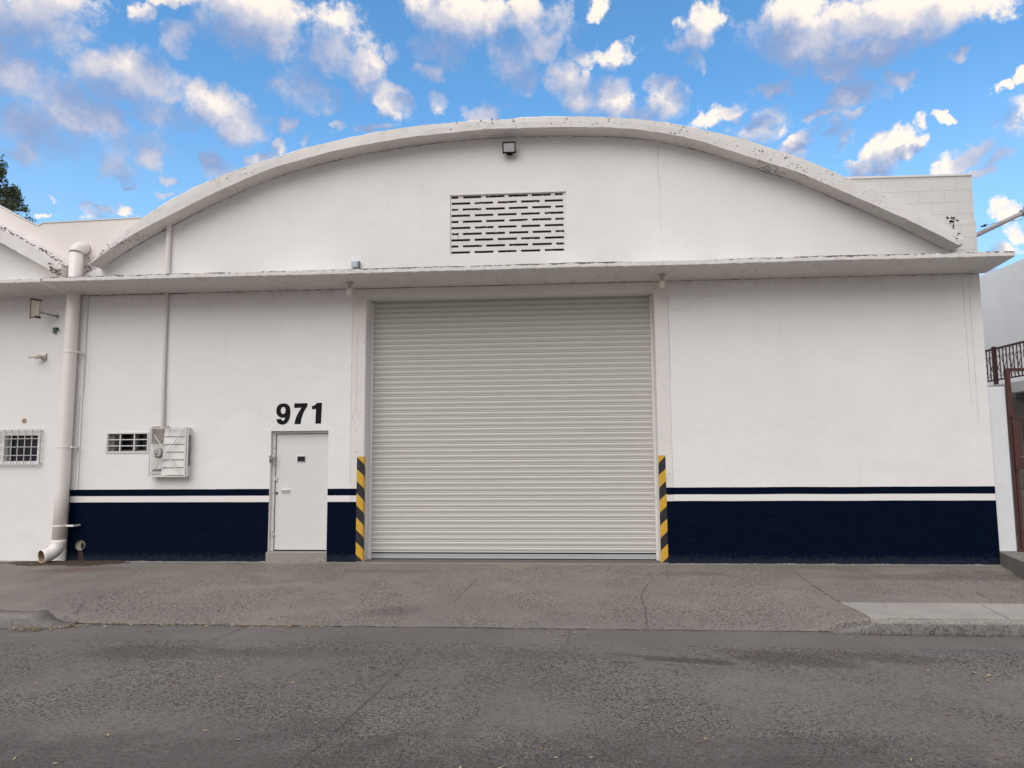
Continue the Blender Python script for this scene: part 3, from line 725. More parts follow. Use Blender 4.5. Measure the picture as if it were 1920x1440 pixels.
arch_mesh('arch_beam', fo, lambda x: fi(x) + 0.0, -7.44, 7.36, -0.35, 0.08, wh, M['worn'])

# canopy slab
def canopy(name, x0, x1, yf, zt, zb, parent, mat, n_, seed, zback):
    bm = bmesh.new(); rows = []
    for x in fr(x0, x1, n_):
        w = 0.012*nz(x*0.5, seed) + 0.006*nz(x*2.2, seed) ; r1 = 0.007*nz(x*9, seed, 1) + 0.005*nz(x*25, seed, 2); r2 = 0.007*nz(x*9, seed, 5) + 0.006*nz(x*23, seed, 6)
        P = [(x, yf + 0.012 + r2, zb + w + r2), (x, yf + 0.004*nz(x*8, seed, 7), zb + w + 0.012 + r2*0.6), (x, yf + 0.005*nz(x*6, seed, 8), (zt+zb)/2 + w), (x, yf + r1, zt + w - 0.010), (x, yf + 0.014, zt + w + r1),
             (x, -0.03, zt + 0.02 + w*0.3), (x, 0.0, zt + 0.02), (x, 0.0, zback)]
        rows.append([bm.verts.new(q) for q in P])
    for a, c_ in zip(rows, rows[1:]):
        for k in range(8): bm.faces.new([a[k], a[(k+1) % 8], c_[(k+1) % 8], c_[k]])
    bm.faces.new(rows[0][::-1]); bm.faces.new(rows[-1])
    bmesh.ops.recalc_face_normals(bm, faces=bm.faces)
    me = bpy.data.meshes.new(name); bm.to_mesh(me); bm.free(); me.materials.append(mat)
    o = bpy.data.objects.new(name, me); C.objects.link(o); o.parent = parent; return o
def canopy_mat(name):
    m_, n, b, p = material(name)
    s3 = n.sep(p); nrm = n.sep(n.node('ShaderNodeNewGeometry').outputs['True Normal'])
    c = n.mix(n.noise(p, 1.2, 5, 0.6), (0.68, 0.655, 0.625), (0.76, 0.73, 0.70))
    st = n.noise(n.mapping(p, scale=(6, 2, 0.8)), 1.5, 6, 0.65)
    c = n.mix(n.math('MULTIPLY', n.step(st, 0.50, 0.75), 0.35), c, (0.34, 0.31, 0.29))
    # chipped, blackened line along the top arris and dirty drip edge underneath
    rag = n.noise(p, 9, 6, 0.72); rag2 = n.noise(p, 0.7, 3, 0.5)
    zt = n.math('ADD', s3[2], n.math('MULTIPLY', n.math('SUBTRACT', rag, 0.5), 0.10))
    top = n.math('MULTIPLY', n.step(zt, 4.842, 4.850), n.step(n.math('ADD', rag2, n.math('MULTIPLY', rag, 0.3)), 0.60, 0.66))
    c = n.mix(n.math('MULTIPLY', top, 0.9), c, (0.05, 0.043, 0.04))
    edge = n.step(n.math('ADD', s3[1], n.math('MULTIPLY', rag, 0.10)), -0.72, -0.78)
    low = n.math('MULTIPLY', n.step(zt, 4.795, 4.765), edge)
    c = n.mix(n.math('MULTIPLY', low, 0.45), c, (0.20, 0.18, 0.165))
    spk = n.math('MULTIPLY', n.step(n.noise(p, 20, 5, 0.7), 0.665, 0.69), edge)
    c = n.mix(n.math('MULTIPLY', spk, 0.85), c, (0.09, 0.08, 0.075))
    n.put(b.inputs['Base Color'], c); b.inputs['Roughness'].default_value = 0.85
    bump(n, b, n.math('ADD', rag, n.noise(p, 50, 4, 0.6)), 0.5, 0.012)
    return m_
M['canopy'] = canopy_mat('canopy_concrete')
CY = -0.80
canopy('canopy', -7.93, 7.86, CY, 4.862, 4.775, wh, M['canopy'], 420, 1.0, 4.715)

# block parapet on the right
bp = MB()
bp.prism([(7.345, 5.10), (WR, 5.10), (WR+0.0, 6.385), (5.55, 6.41), (5.55, 6.10), (5.69, 6.00), (6.5, 5.58), (7.30, 5.12)], 0.012, 0.20)
bp.build('block_parapet', M['blocks'], wh)
MB().prism([(5.50, 6.402), (WR+0.01, 6.387), (WR+0.01, 6.42), (5.50, 6.442)], -0.006, 0.22).build('parapet_cap', M['worn'], wh, bevel=0.006)
# plain wall below it at the very end: slight pilaster above and below the canopy
MB().box(7.50, WR+0.004, -0.006, 0.05, 0.0, 4.70).build('corner_pilaster', M['wall'], wh, bevel=0.004)
MB().box(7.43, WR+0.004, -0.016, 0.05, 4.89, 5.60).build('corner_pilaster', M['blocks'], wh, bevel=0.004)
MB().box(-7.84, -7.66, -0.028, 0.05, 1.23, 4.71).build('corner_pilaster', M['wall'], wh, bevel=0.004)
# jamb columns beside the shutter, standing just proud of the render
MB().box(-2.775, -2.535, -0.010, 0.05, 0.0, 4.70).build('jamb_column', M['white_trim'], wh, bevel=0.012)
MB().box(2.465, 2.69, -0.010, 0.05, 0.0, 4.70).build('jamb_column', M['white_trim'], wh, bevel=0.012)
MB().box(-2.53, 2.46, -0.012, 0.05, 4.556, 4.705).build('lintel', M['white_trim'], wh, bevel=0.006)

# navy base and stripe: paint coats with hand-painted edges
def band(name, x0, x1, z0, z1, y, mat, wob=0.004, rag=0.0, seed=0, zl=None):
    bm = bmesh.new(); n_ = max(8, int((x1-x0)*30)); rows = []
    for i, x in enumerate(fr(x0, x1, n_)):
        zb = z0 + wob*nz(x*1.2, seed, 1) + (rag*abs(nz(x*13, seed, 4)) + rag*0.6*nz(x*3, seed, 4) if rag else 0)
        zt = z1 + wob*nz(x*1.2, seed, 2) + wob*0.4*nz(x*6, seed, 2)
        rows.append((bm.verts.new((x, y, zb)), bm.verts.new((x, y, zt)), bm.verts.new((x, 0.003, zt)), bm.verts.new((x, 0.003, zb))))
    for a, c_ in zip(rows, rows[1:]):
        for k in range(4): bm.faces.new([a[k], a[(k+1) % 4], c_[(k+1) % 4], c_[k]])
    bm.faces.new(rows[0][::-1]); bm.faces.new(rows[-1])
    bmesh.ops.recalc_face_normals(bm, faces=bm.faces)
    me = bpy.data.meshes.new(name); bm.to_mesh(me); bm.free(); me.materials.append(mat)
    o = bpy.data.objects.new(name, me); C.objects.link(o); o.parent = wh; return o
for k, (x0, x1, s) in enumerate([(-7.81, -4.196, 1), (-3.165, -2.775, 2), (2.69, 7.50, 3)]):
    band('navy_base', x0, x1, 0.000, 1.008, -0.0035, M['navy'], rag=0.012, seed=s)
    band('navy_stripe', x0, x1, 1.118, 1.232, -0.0035, M['navy'], seed=s+5)
    band('white_stripe', x0, x1, 1.012, 1.114, -0.0030, M['stripe_white'], wob=0.001, seed=s+9)
for x0, x1, y, s in [(-2.775, -2.655, -0.0135, 4), (2.57, 2.69, -0.0135, 5), (7.50, 7.765, -0.0095, 6)]:
    band('navy_base', x0, x1, 0.000, 1.008, y, M['navy'], wob=0.003, rag=0.012, seed=s)
    band('navy_stripe', x0, x1, 1.118, 1.232, y, M['navy'], wob=0.002, seed=s+5)

# black and yellow markings wrapped round both jamb corners
def wrap(name, prof, z0, z1, mat):
    bm = bmesh.new()
    for z in (z0, z1):
        pass
    A = [bm.verts.new((x, y, z0)) for x, y in prof]; B = [bm.verts.new((x, y, z1)) for x, y in prof]
    for i in range(len(prof)-1): bm.faces.new([A[i], A[i+1], B[i+1], B[i]])
    me = bpy.data.meshes.new(name); bm.to_mesh(me); bm.free(); me.materials.append(mat)
    o = bpy.data.objects.new(name, me); C.objects.link(o); o.parent = wh
    sdf = o.modifiers.new('thickness', 'SOLIDIFY'); sdf.thickness = 0.002; sdf.offset = 0
    return o
wrap('hazard_marking', [(-2.655, -0.0135), (-2.556, -0.0135), (-2.542, -0.010), (-2.5335, -0.003), (-2.5265, 0.010), (-2.5265, 0.055)], 0.012, 1.775, hazard('hazard_left', 1, -2.655, 0.075))
wrap('hazard_marking', [(2.457, 0.022), (2.4565, 0.008), (2.4615, -0.006), (2.472, -0.0125), (2.482, -0.0135), (2.57, -0.0135)], 0.012, 1.762, hazard('hazard_right', -1, 2.57, 0.098))

# roller shutter
sh = MB()
pitch = 0.0936; y0 = 0.335
n_s = 49; prof = []
def slat_profile():
    P = []
    for i in range(n_s):
        z = 0.115 + i*pitch
        P += [(y0+0.016, z), (y0+0.006, z+0.004), (y0+0.001, z+0.010), (y0+0.006, z+0.0155), (y0+0.018, z+0.019),
              (y0+0.013, z+0.026), (y0+0.0055, z+0.036), (y0+0.0002, z+0.050), (y0-0.003, z+0.062), (y0-0.0025, z+0.074), (y0+0.003, z+0.084), (y0+0.016, z+0.0905)]
    return P
P = slat_profile()
xsS = fr(-2.50, 2.44, 26)
bm = sh.bm
cols = []
for x in xsS:
    cols.append([bm.verts.new((x, y + 0.004*nz(x*0.8, z*0.7, 3) + 0.0012*nz(x*3, round((z-0.115)/pitch)*2.7), z + 0.0012*nz(x*1.3, round((z-0.1149)//pitch)*1.9, 9))) for y, z in P])
for a, c_ in zip(cols, cols[1:]):
    for k in range(len(P)-1): bm.faces.new([a[k], c_[k], c_[k+1], a[k+1]])
shutter = sh.build('roller_shutter', M['shutter'], wh, merge=False)
sf = shutter.modifiers.new('t', 'SOLIDIFY'); sf.thickness = 0.0015
bb = MB(); bb.box(-2.49, 2.43, y0-0.008, y0+0.03, 0.028, 0.095); bb.box(-2.49, 2.43, y0-0.022, y0+0.03, 0.018, 0.034)
bb.build('bottom_bar', M['shutter_bar'], shutter, bevel=0.003)
MB().box(-2.529, -2.478, y0-0.035, y0+0.05, 0.0, 4.54).build('guide_rail', M['white_trim'], wh, bevel=0.003)
MB().box(2.418, 2.459, y0-0.035, y0+0.05, 0.0, 4.54).build('guide_rail', M['white_trim'], wh, bevel=0.003)
MB().box(-2.52, 2.45, 0.42, 0.9, 4.45, 4.9).build('shutter_housing', M['black'], wh)
# threshold: concrete under the shutter
MB().box(-2.53, 2.46, -0.004, 0.6, -0.12, 0.004).build('threshold', M['gutter'], wh)

# steel door
dl = MB(); dl.box(-4.125, -3.205, 0.10, 0.145, 0.185, 2.175); door = dl.build('door', M['door'], wh, bevel=0.006)
fm = MB()
fm.box(-4.188, -4.138, 0.075, 0.16, 0.165, 2.228); fm.box(-3.197, -3.172, 0.075, 0.16, 0.165, 2.228); fm.box(-4.138, -3.197, 0.075, 0.16, 2.185, 2.228)
fm.build('door_frame', M['white_trim'], wh, bevel=0.004)
MB().box(-4.188, -3.172, 0.17, 0.19, 0.165, 2.22).build('door_frame', M['dark_void'], wh)
MB().box(-4.225, -3.155, -0.022, 0.40, -0.05, 0.163).build('door_step', M['step'], wh, bevel=0.012)
MB().box(-3.755, -3.595, 0.090, 0.102, 1.685, 1.80).build('window', M['metal_white'], door, bevel=0.003)
MB().box(-3.742, -3.608, 0.086, 0.092, 1.699, 1.787).build('window_pane', M['glass'], bpy.data.objects['window'])
h = MB(); h.box(-4.02, -3.875, 0.082, 0.10, 1.165, 1.21); h.box(-4.02, -3.875, 0.060, 0.084, 1.200, 1.213); h.box(-3.885, -3.870, 0.07, 0.10, 1.195, 1.215)
h.build('handle', M['metal_white'], door, bevel=0.003)
MB().lathe([(0.022, 0), (0.024, 0.006), (0.018, 0.012), (0.008, 0.012), (0.007, 0.004)], (-4.098, 0.10, 1.155), (0, -1, 0)).build('lock', M['brass'], door, smooth=False)
k = MB(); k.box(-4.145, -4.095, 0.070, 0.10, 1.37, 1.44); k.tube([(-4.12, 0.065, 1.37), (-4.12, 0.065, 1.44)], 0.008, 8)
k.build('hinge', M['metal_white'], door, bevel=0.003)
k = MB(); k.tube([(-4.158, 0.06, 0.42), (-4.158, 0.06, 0.52)], 0.011, 8); k.box(-4.16, -4.12, 0.06, 0.10, 0.435, 0.46); k.build('bolt', M['metal_white'], door)

pl = thing('padlock', 'small dark steel padlock hanging on the left edge of the white door', 'padlock', (-4.175, 0.0, 1.72))
k = MB(); k.box(-4.205, -4.145, -0.02, 0.01, 1.685, 1.755); k.build('lock_body', M['brass'], pl, bevel=0.008)
k = MB(); k.tube([(-4.195, -0.005, 1.755), (-4.195, -0.005, 1.79), (-4.185, -0.005, 1.807), (-4.170, -0.005, 1.81), (-4.158, -0.005, 1.80), (-4.155, -0.005, 1.755)], 0.006, 8); k.build('shackle', M['steel'], pl, smooth=True)
k = MB(); k.box(-4.23, -4.185, -0.012, 0.02, 1.79, 1.82); k.box(-4.165, -4.13, -0.002, 0.08, 1.77, 1.815); k.build('hasp', M['metal_white'], pl, bevel=0.003)

# small barred window
w = MB()
X0, X1, Z0, Z1 = -7.185, -6.405, 1.865, 2.235
for a in [(X0, X1, Z1-0.028, Z1), (X0, X1, Z0, Z0+0.03), (X0, X0+0.030, Z0+0.03, Z1-0.028), (X1-0.025, X1, Z0+0.03, Z1-0.028)]:
    w.box(a[0], a[1], -0.014, 0.03, a[2], a[3])
win = w.build('window', M['metal_white'], wh, bevel=0.004)
k = MB()
for x in (-6.935, -6.675): k.box(x-0.010, x+0.010, 0.00, 0.018, Z0+0.03, Z1-0.028)
for z in (1.995, 2.105): k.box(X0+0.03, X1-0.025, 0.004, 0.022, z-0.008, z+0.008)
k.build('bars', M['metal_white'], win)
k = MB(); k.box(-7.16, -6.43, 0.30, 0.31, 1.89, 2.21); k.build('pane', M['glass'], win)
k = MB(); k.box(-7.16, -7.07, 0.05, 0.29, 1.89, 2.205); k.box(-6.80, -6.755, 0.20, 0.29, 1.91, 2.19); k.box(-7.16, -6.43, 0.22, 0.29, 1.885, 1.925); k.build('sash', M['curtain'], win)

# ventilation blocks
v_ = MB()
gx0, gx1, gz0, gz1 = -1.05, 0.985, 5.285, 6.355
rows_z = [6.318 - i*0.1105 for i in range(10)]
hh = 0.0205; yb0, yb1 = 0.022, 0.040
def seg_box(x0, x1, z0, z1): v_.box(x0, x1, yb0, yb1, z0, z1)
prev = gz1
rowslots = []
for i, zc in enumerate(rows_z):
    sl_ = []
    if i % 2 == 0:
        sl_.append((-1.025, -0.905))
        for q in range(4): sl_.append((-0.825 + q*0.407, -0.825 + q*0.407 + 0.33))
        sl_.append((0.803, 0.945))
    else:
        for q in range(5): sl_.append((-1.025 + q*0.409, -1.025 + q*0.409 + 0.328))
    rowslots.append(sl_)
bmv = v_.bm
for i, zc in enumerate(rows_z):
    v_.box(gx0+0.001, gx1-0.001, yb0, yb1, zc+hh, prev - 0.0)
    xprev = gx0+0.001
    for (a, c_) in rowslots[i]:
        v_.box(xprev, a + random.uniform(-0.006, 0.006), yb0+0.0005, yb1, zc-hh, zc+hh); xprev = c_ + random.uniform(-0.006, 0.006)
    v_.box(xprev, gx1-0.001, yb0+0.0005, yb1, zc-hh, zc+hh)
    prev = zc-hh
v_.box(gx0+0.001, gx1-0.001, yb0, yb1, gz0+0.001, prev)
vent = v_.build('vent_grille', M['vent'] if 'vent' in M else M['white_trim'], wh, merge=False)
j = MB()   # chips of mortar in the slots
for i, zc in enumerate(rows_z):
    for (a, c_) in rowslots[i]:
        if random.random() < 0.55:
            for q in range(random.randint(2, 7)):
                x = random.uniform(a+0.01, c_-0.03); s = random.choice((-1, 1)); w_ = random.uniform(0.015, 0.05); hgt = random.uniform(0.003, 0.009)
                zz = zc - s*hh
                j.box(x, x+w_, yb0+0.002, yb0+0.017, min(zz, zz+s*hgt), max(zz, zz+s*hgt))
j.build('mortar_chips', M['white_trim'], vent, merge=False)['kind'] = 'stuff'
jj = MB()
for i, zc in enumerate(rows_z):
    zl = (zc + (rows_z[i+1] if i < 9 else zc-0.11))/2
MB().box(-1.049, 0.984, 0.045, 0.36, 5.286, 6.354).build('vent_void', M['dark_void'], vent)
vt = MB(); vt.box(-1.062, 0.997, -0.006, 0.03, 6.350, 6.372); vt.build('vent_trim', M['white_trim'], vent, bevel=0.003)

# house number, painted in heavy black figures
H = bmesh.new()
def digit(polys, x0, z0, sx, sz):
    for (o_, holes_) in polys: pass
def num_mesh():
    mb = MB()
    s = 0.375/173.0
    def T(u, v2): return (-4.108 + (u-165)*s*1.0, 2.713 - (v2-70)*s)
    y0_, y1_ = -0.004, 0.002
    mb.prism([T(*q) for q in [(313,72),(422,72),(421,96),(408,116),(394,140),(383,168),(374,200),(369,239),(318,239),(324,205),(334,176),(348,148),(364,122),(374,108),(313,108)]][::-1], y0_, y1_)
    mb.prism([T(*q) for q in [(499,71),(541,69),(536,236),(490,237),(493,118),(478,121),(463,123),(457,97),(474,92),(488,84)]][::-1], y0_, y1_)
    # nine: ring plus tail, as quads strips
    import math as mt
    n_ = 28
    oc, ic = (224, 129), (223, 128)
    out_, in_ = [], []
    for k in range(n_):
        t = 2*mt.pi*k/n_
        out_.append(T(oc[0] + 58*mt.copysign(abs(mt.cos(t))**0.9, mt.cos(t)), oc[1] + 58*mt.copysign(abs(mt.sin(t))**0.9, mt.sin(t))))
        in_.append(T(ic[0] + 20*mt.cos(t), ic[1] + 29*mt.sin(t)))
    bm = mb.bm
    for yy, flip in ((y0_, 0), (y1_, 1)):
        A = [bm.verts.new((x, yy, z)) for x, z in out_]; B = [bm.verts.new((x, yy, z)) for x, z in in_]
        for k in range(n_): bm.faces.new([A[k], A[(k+1) % n_], B[(k+1) % n_], B[k]])
    outer_tail = [(282,130),(283,150),(281,172),(275,198),(264,219),(248,234),(226,242),(202,240),(184,231),(173,217),(168,199)]
    inner_tail = [(245,140),(246,160),(244,174),(241,188),(236,200),(231,207),(224,211),(218,210),(213,206),(210,200),(208,195)]
    for k in range(len(outer_tail)-1):
        q = [outer_tail[k], outer_tail[k+1], inner_tail[k+1], inner_tail[k]]
        q = [T(*a) for a in q]
        yk = y0_-0.0004
        vs = [bm.verts.new((a[0], yk, a[1])) for a in q]; bm.faces.new(vs)
    return mb
num_mesh().build('house_number', M['black'], wh, merge=False)

# drain hole through the wall, near the foot
M['drain_mouth'] = paint('drain_mouth', (0.30, 0.27, 0.21), 0.6, 0.2)
dh = MB(); dh.tube([(-7.555, -0.030, 0.265), (-7.555, 0.02, 0.265)], 0.084, 24, cap=False)
o = dh.build('drain_hole', M['drain_mouth'], wh, smooth=True); sfd = o.modifiers.new('t', 'SOLIDIFY'); sfd.thickness = 0.005
MB().lathe([(0.082, 0), (0.082, 0.002)], (-7.555, -0.006, 0.265), (0, -1, 0), 24).build('drain_lining', M['drain_mouth'], o)
MB().prism([(-7.525, 0.338), (-7.49, 0.31), (-7.477, 0.265), (-7.49, 0.222), (-7.525, 0.195), (-7.545, 0.23), (-7.55, 0.265), (-7.545, 0.30)], -0.016, -0.010).build('drain_shadow', M['drain_shade'] if 'drain_shade' in M else M['dark_void'], o)  # dark crescent painted in for the shade inside the hole
M['rust_stain'] = paint('rust_stain', (0.045, 0.026, 0.018), 0.9, 0.5)
MB().prism([(-7.60, 0.17), (-7.515, 0.17), (-7.505, 0.11), (-7.49, 0.05), (-7.47, 0.005), (-7.62, 0.005), (-7.60, 0.09)], -0.0062, 0.0).build('rust_stain', M['rust_stain'], wh)

# hairline cracks and joints in the render
def wcrack(pts, w, mat, y=-0.0025, jit=0.012):
    bm = bmesh.new(); prev = None; P = []
    for i in range(len(pts)-1):
        for k in range(16): P.append((lerp(pts[i][0], pts[i+1][0], k/16), lerp(pts[i][1], pts[i+1][1], k/16)))
    P.append(pts[-1])
    for i, (x, z) in enumerate(P):
        x += jit*nz(i*0.4, pts[0][0], 1); z += jit*0.5*nz(i*0.4, pts[0][1], 2)
        a, b_ = P[max(0, i-1)], P[min(len(P)-1, i+1)]
        t = Vector((b_[0]-a[0], b_[1]-a[1])).normalized(); ww = w*(0.3+abs(nz(i*0.9, 3.3, pts[0][0]))*1.8)/2
        A = bm.verts.new((x-t.y*ww, y, z+t.x*ww)); B = bm.verts.new((x+t.y*ww, y, z-t.x*ww))
        if prev: bm.faces.new([prev[0], prev[1], B, A])
        prev = (A, B)
    me = bpy.data.meshes.new('crack'); bm.to_mesh(me); bm.free(); me.materials.append(mat)
    o = bpy.data.objects.new('crack', me); C.objects.link(o); o.parent = wh
M['hair'] = paint('hairline', (0.48, 0.45, 0.43), 0.9)
M['streak'] = paint('water_streak', (0.66, 0.63, 0.61), 0.9)
wcrack([(2.60, 7.12), (2.585, 6.7), (2.60, 6.35)], 0.020, M['streak'], jit=0.012)
wcrack([(2.61, 6.35), (2.62, 5.2)], 0.006, M['streak'], jit=0.008)
wcrack([(2.70, 4.20), (2.95, 4.24), (3.15, 4.36), (3.35, 4.43), (3.6, 4.44)], 0.006, M['hair'], jit=0.02)
wcrack([(-2.777, 4.45), (-2.777, 3.0), (-2.777, 1.3)], 0.007, M['hair'], jit=0.004, y=-0.004)
wcrack([(-2.68, 4.0), (-2.68, 2.5)], 0.005, M['hair'], jit=0.008, y=-0.013)
wcrack([(2.692, 4.45), (2.692, 3.0)], 0.007, M['hair'], jit=0.004, y=-0.004)
wcrack([(7.498, 4.6), (7.498, 2.5)], 0.004, M['hair'], jit=0.002, y=-0.004)
wcrack([(7.59, 4.6), (7.59, 2.2)], 0.005, M['hair'], jit=0.003, y=-0.009)
# chipped corner where the arch dies into the blocks, and flecks of lost paint along the beam
M['exposed'] = paint('exposed_dirt', (0.05, 0.04, 0.035), 0.9, 0.4)
def fleck(mb, x, y, z, s, elong=1.0):
    n_ = random.randint(5, 7); r0 = random.uniform(0, 6.28); el = random.uniform(1, 1.0+elong); sl = random.uniform(-0.5, 0.5)
    P = []
    for k_ in range(n_):
        t = r0 + 2*math.pi*k_/n_; r_ = s*random.uniform(0.35, 1.0)
        P.append((x + r_*math.cos(t)*el, z + r_*math.sin(t)*0.6 + r_*math.cos(t)*sl*el*0.5))
    A = [mb.bm.verts.new((p_[0], y, p_[1])) for p_ in P]; B = [mb.bm.verts.new((p_[0], y+0.02, p_[1])) for p_ in P]
    mb.bm.faces.new(A)
    for k_ in range(n_): mb.bm.faces.new([A[k_], A[(k_+1) % n_], B[(k_+1) % n_], B[k_]])
ch = MB()
for i in range(46): fleck(ch, random.gauss(7.43, 0.045), 0.009, random.gauss(5.52, 0.07), random.uniform(0.006, 0.034), 1.2)
for i in range(16): fleck(ch, random.gauss(7.40, 0.05), 0.009, random.gauss(5.66, 0.025), random.uniform(0.006, 0.022), 1.2)
for i in range(14): fleck(ch, random.gauss(7.38, 0.02), -0.003, random.gauss(5.06, 0.06), random.uniform(0.006, 0.020))
for i in range(26): fleck(ch, random.gauss(7.20, 0.22), -0.003, 4.93 + abs(random.gauss(0, 0.012)), random.uniform(0.006, 0.020), 2.5)
for i in range(60): fleck(ch, random.gauss(-7.66, 0.07), -0.003 if random.random() < .5 else 0.001, random.gauss(5.18, 0.13), random.uniform(0.004, 0.016))
def on_beam(x, t): return lerp(fi(x), fo(x), t)
def beam_y(x): return -0.356
for (cx_, n_, sp) in [(-5.0, 12, 0.35), (-4.86, 6, 0.06), (-3.9, 6, 0.3), (-0.3, 34, 0.35), (0.9, 34, 0.5), (2.0, 10, 0.3), (3.06, 40, 0.30), (4.2, 16, 0.18), (4.75, 12, 0.12), (5.6, 5, 0.2), (6.1, 6, 0.1), (-6.3, 10, 0.3), (-7.2, 14, 0.12), (7.28, 16, 0.05)]:
    for q in range(int(n_*0.6)):
        x = random.gauss(cx_, sp)
        if not -7.42 < x < 7.34: continue
        fleck(ch, x, beam_y(x)-0.002, on_beam(x, random.uniform(0.06, 0.92)), random.choice((0.003, 0.004, 0.006, 0.012)), 2.0)
ch.build('chipped_plaster', M['exposed'], wh, merge=False)['kind'] = 'stuff'
# dark gap where the underside of the beam meets the wall
def seam(parent, f, x0, x1, y, seed, mat):
    bm = bmesh.new(); prev = None; n_ = 420
    for i, x in enumerate(fr(x0, x1, n_)):
        w_ = max(0.0, 0.006 + 0.010*nz(x*1.7, seed, 2) + 0.010*nz(x*9, seed, 4))
        if x < -5.6: w_ += 0.006
        z = f(x) + 0.002
        A = bm.verts.new((x, y, z)); B = bm.verts.new((x, y, z - w_ - 0.0006))
        if prev: bm.faces.new([prev[0], prev[1], B, A])
        prev = (A, B)
    me = bpy.data.meshes.new('joint'); bm.to_mesh(me); bm.free(); me.materials.append(mat)
    o = bpy.data.objects.new('joint', me); C.objects.link(o); o.parent = parent; return o
M['joint'] = paint('joint_shadow_dirt', (0.12, 0.105, 0.095), 0.9, 0.3)
seam(wh, lambda x: fi(x), -7.3, 7.2, -0.002, 3.0, M['joint'])
seam(wh, lambda x: 4.716 , -7.7, 7.7, -0.0115, 9.0, M['joint'])

# ------------------------------------------------------------------ neighbouring building on the left
nb = thing('warehouse', 'paler neighbouring warehouse at the left edge with crumbling arch end and barred window', 'warehouse', (-15.5, 0, 0))
def child_fix(o, par):
    o.data.transform(Matrix.Translation(-par.location)); return o
HN = [(-9.10, -8.47, 1.74, 2.20)]
fin = lambda x: fi(x + 15.32) - 0.08
fon = lambda x: fo(x + 15.32) - 0.05 - 0.05
def topn(x):
    if x > -7.9 - 0.1: return 5.02
    return fin(x) + 0.04
child_fix(wall_solid(-23.2, -7.845, HN, topn, fr(-22.7, -8.0, 60), 0.0, TH, (4.72, 5.02), 'wall', M['wall'], nb), nb)
child_fix(arch_mesh('arch_beam', fon, fin, -22.7, -7.98, -0.32, 0.08, nb, M['worn'], shift=4, amp=0.016), nb)
child_fix(canopy('canopy', -23.2, -8.00, CY+0.03, 4.850, 4.775, nb, M['canopy'], 300, 8.0, 4.715), nb)
b = MB(); b.box(-23.2, -22.9, TH, 24, 0, 5.0); b.build('side_wall', M['wall_old'], nb)
b = MB(); b.box(-8.2, -7.85, TH, 24, 0, 5.0); b.build('side_wall', M['wall_old'], nb)
rf = MB(); xs = fr(-22.7, -8.0, 40)
for a, c_ in zip(xs, xs[1:]):
    rf.hexa([(a, 0.9, fon(a)-0.12), (c_, 0.9, fon(c_)-0.12), (c_, 24, fon(c_)-0.12), (a, 24, fon(a)-0.12), (a, 0.9, fon(a)-0.03), (c_, 0.9, fon(c_)-0.03), (c_, 24, fon(c_)-0.03), (a, 24, fon(a)-0.03)])
rf.build('roof', M['wall_old'], nb)
# parapet behind both arch ends
par = [(-22.0, 4.9), (-6.35, 4.9), (-6.85, 6.14), (-6.98, 6.255), (-8.90, 6.215), (-8.98, 6.165), (-9.40, 6.36), (-9.80, 6.585), (-10.6, 7.0), (-12, 7.45), (-14.5, 7.75), (-17, 7.5), (-20, 6.5), (-22, 5.2)]
par = [(0.918 + (x-0.918)*0.974, 1.795 + (z-1.795)*0.974 if z > 5.5 else z) for x, z in par]
MB().prism(par, 0.03, 0.25).build('parapet', M['parapet'], nb)
cp = MB()
for a, c_ in zip(par[3:10], par[4:11]):
    cp.hexa([(a[0], 0.015, a[1]+0.001), (c_[0], 0.015, c_[1]+0.001), (c_[0], 0.27, c_[1]+0.001), (a[0], 0.27, a[1]+0.001), (a[0], 0.015, a[1]+0.016), (c_[0], 0.015, c_[1]+0.016), (c_[0], 0.27, c_[1]+0.016), (a[0], 0.27, a[1]+0.016)])
cp.build('parapet_cap', M['worn'], nb, merge=False)
# sloping haunch of mortar between arch and parapet, broken along the beam
hb = MB()
xs = fr(-9.9, -8.0, 40)
for a_, b2_ in zip(xs, xs[1:]):
    za, zb = fon(a_) + 0.012*nz(a_*5), fon(b2_) + 0.012*nz(b2_*5)
    hb.hexa([(a_, -0.30, za-0.06), (b2_, -0.30, zb-0.06), (b2_, 0.06, zb-0.02), (a_, 0.06, za-0.02), (a_, -0.24, za+0.01), (b2_, -0.24, zb+0.01), (b2_, 0.06, zb+0.09), (a_, 0.06, za+0.09)])
hb.build('mortar_haunch', M['white_trim'], nb)
hb = MB()
for i in range(260):
    t = random.random()**0.8; x = lerp(-9.6, -7.98, t); z = fon(x) + random.uniform(-0.03, 0.05)*abs(nz(x*4))*2; s = random.uniform(0.008, 0.032); y = random.uniform(-0.31, -0.1)
    hb.lathe([(0.3*s, -0.5*s), (s*random.uniform(.6, 1), -0.1*s), (s*0.8, 0.3*s), (0.2*s, 0.6*s)], (x, y, z), (random.uniform(-.6, .6), random.uniform(-.6, .6), 1), 6)
for i in range(60):
    x = random.uniform(-8.20, -7.98); z = fin(x) + random.uniform(-0.01, 0.13); s = random.uniform(0.01, 0.035)
    hb.lathe([(0.3*s, -0.5*s), (s*random.uniform(.6, 1), -0.1*s), (s*0.8, 0.3*s), (0.2*s, 0.6*s)], (x, random.uniform(-0.34, -0.28), z), (random.uniform(-.8, .8), random.uniform(-.8, .8), 1), 6)
hb.build('broken_mortar', M['rubble'], nb, merge=False)['kind'] = 'stuff'
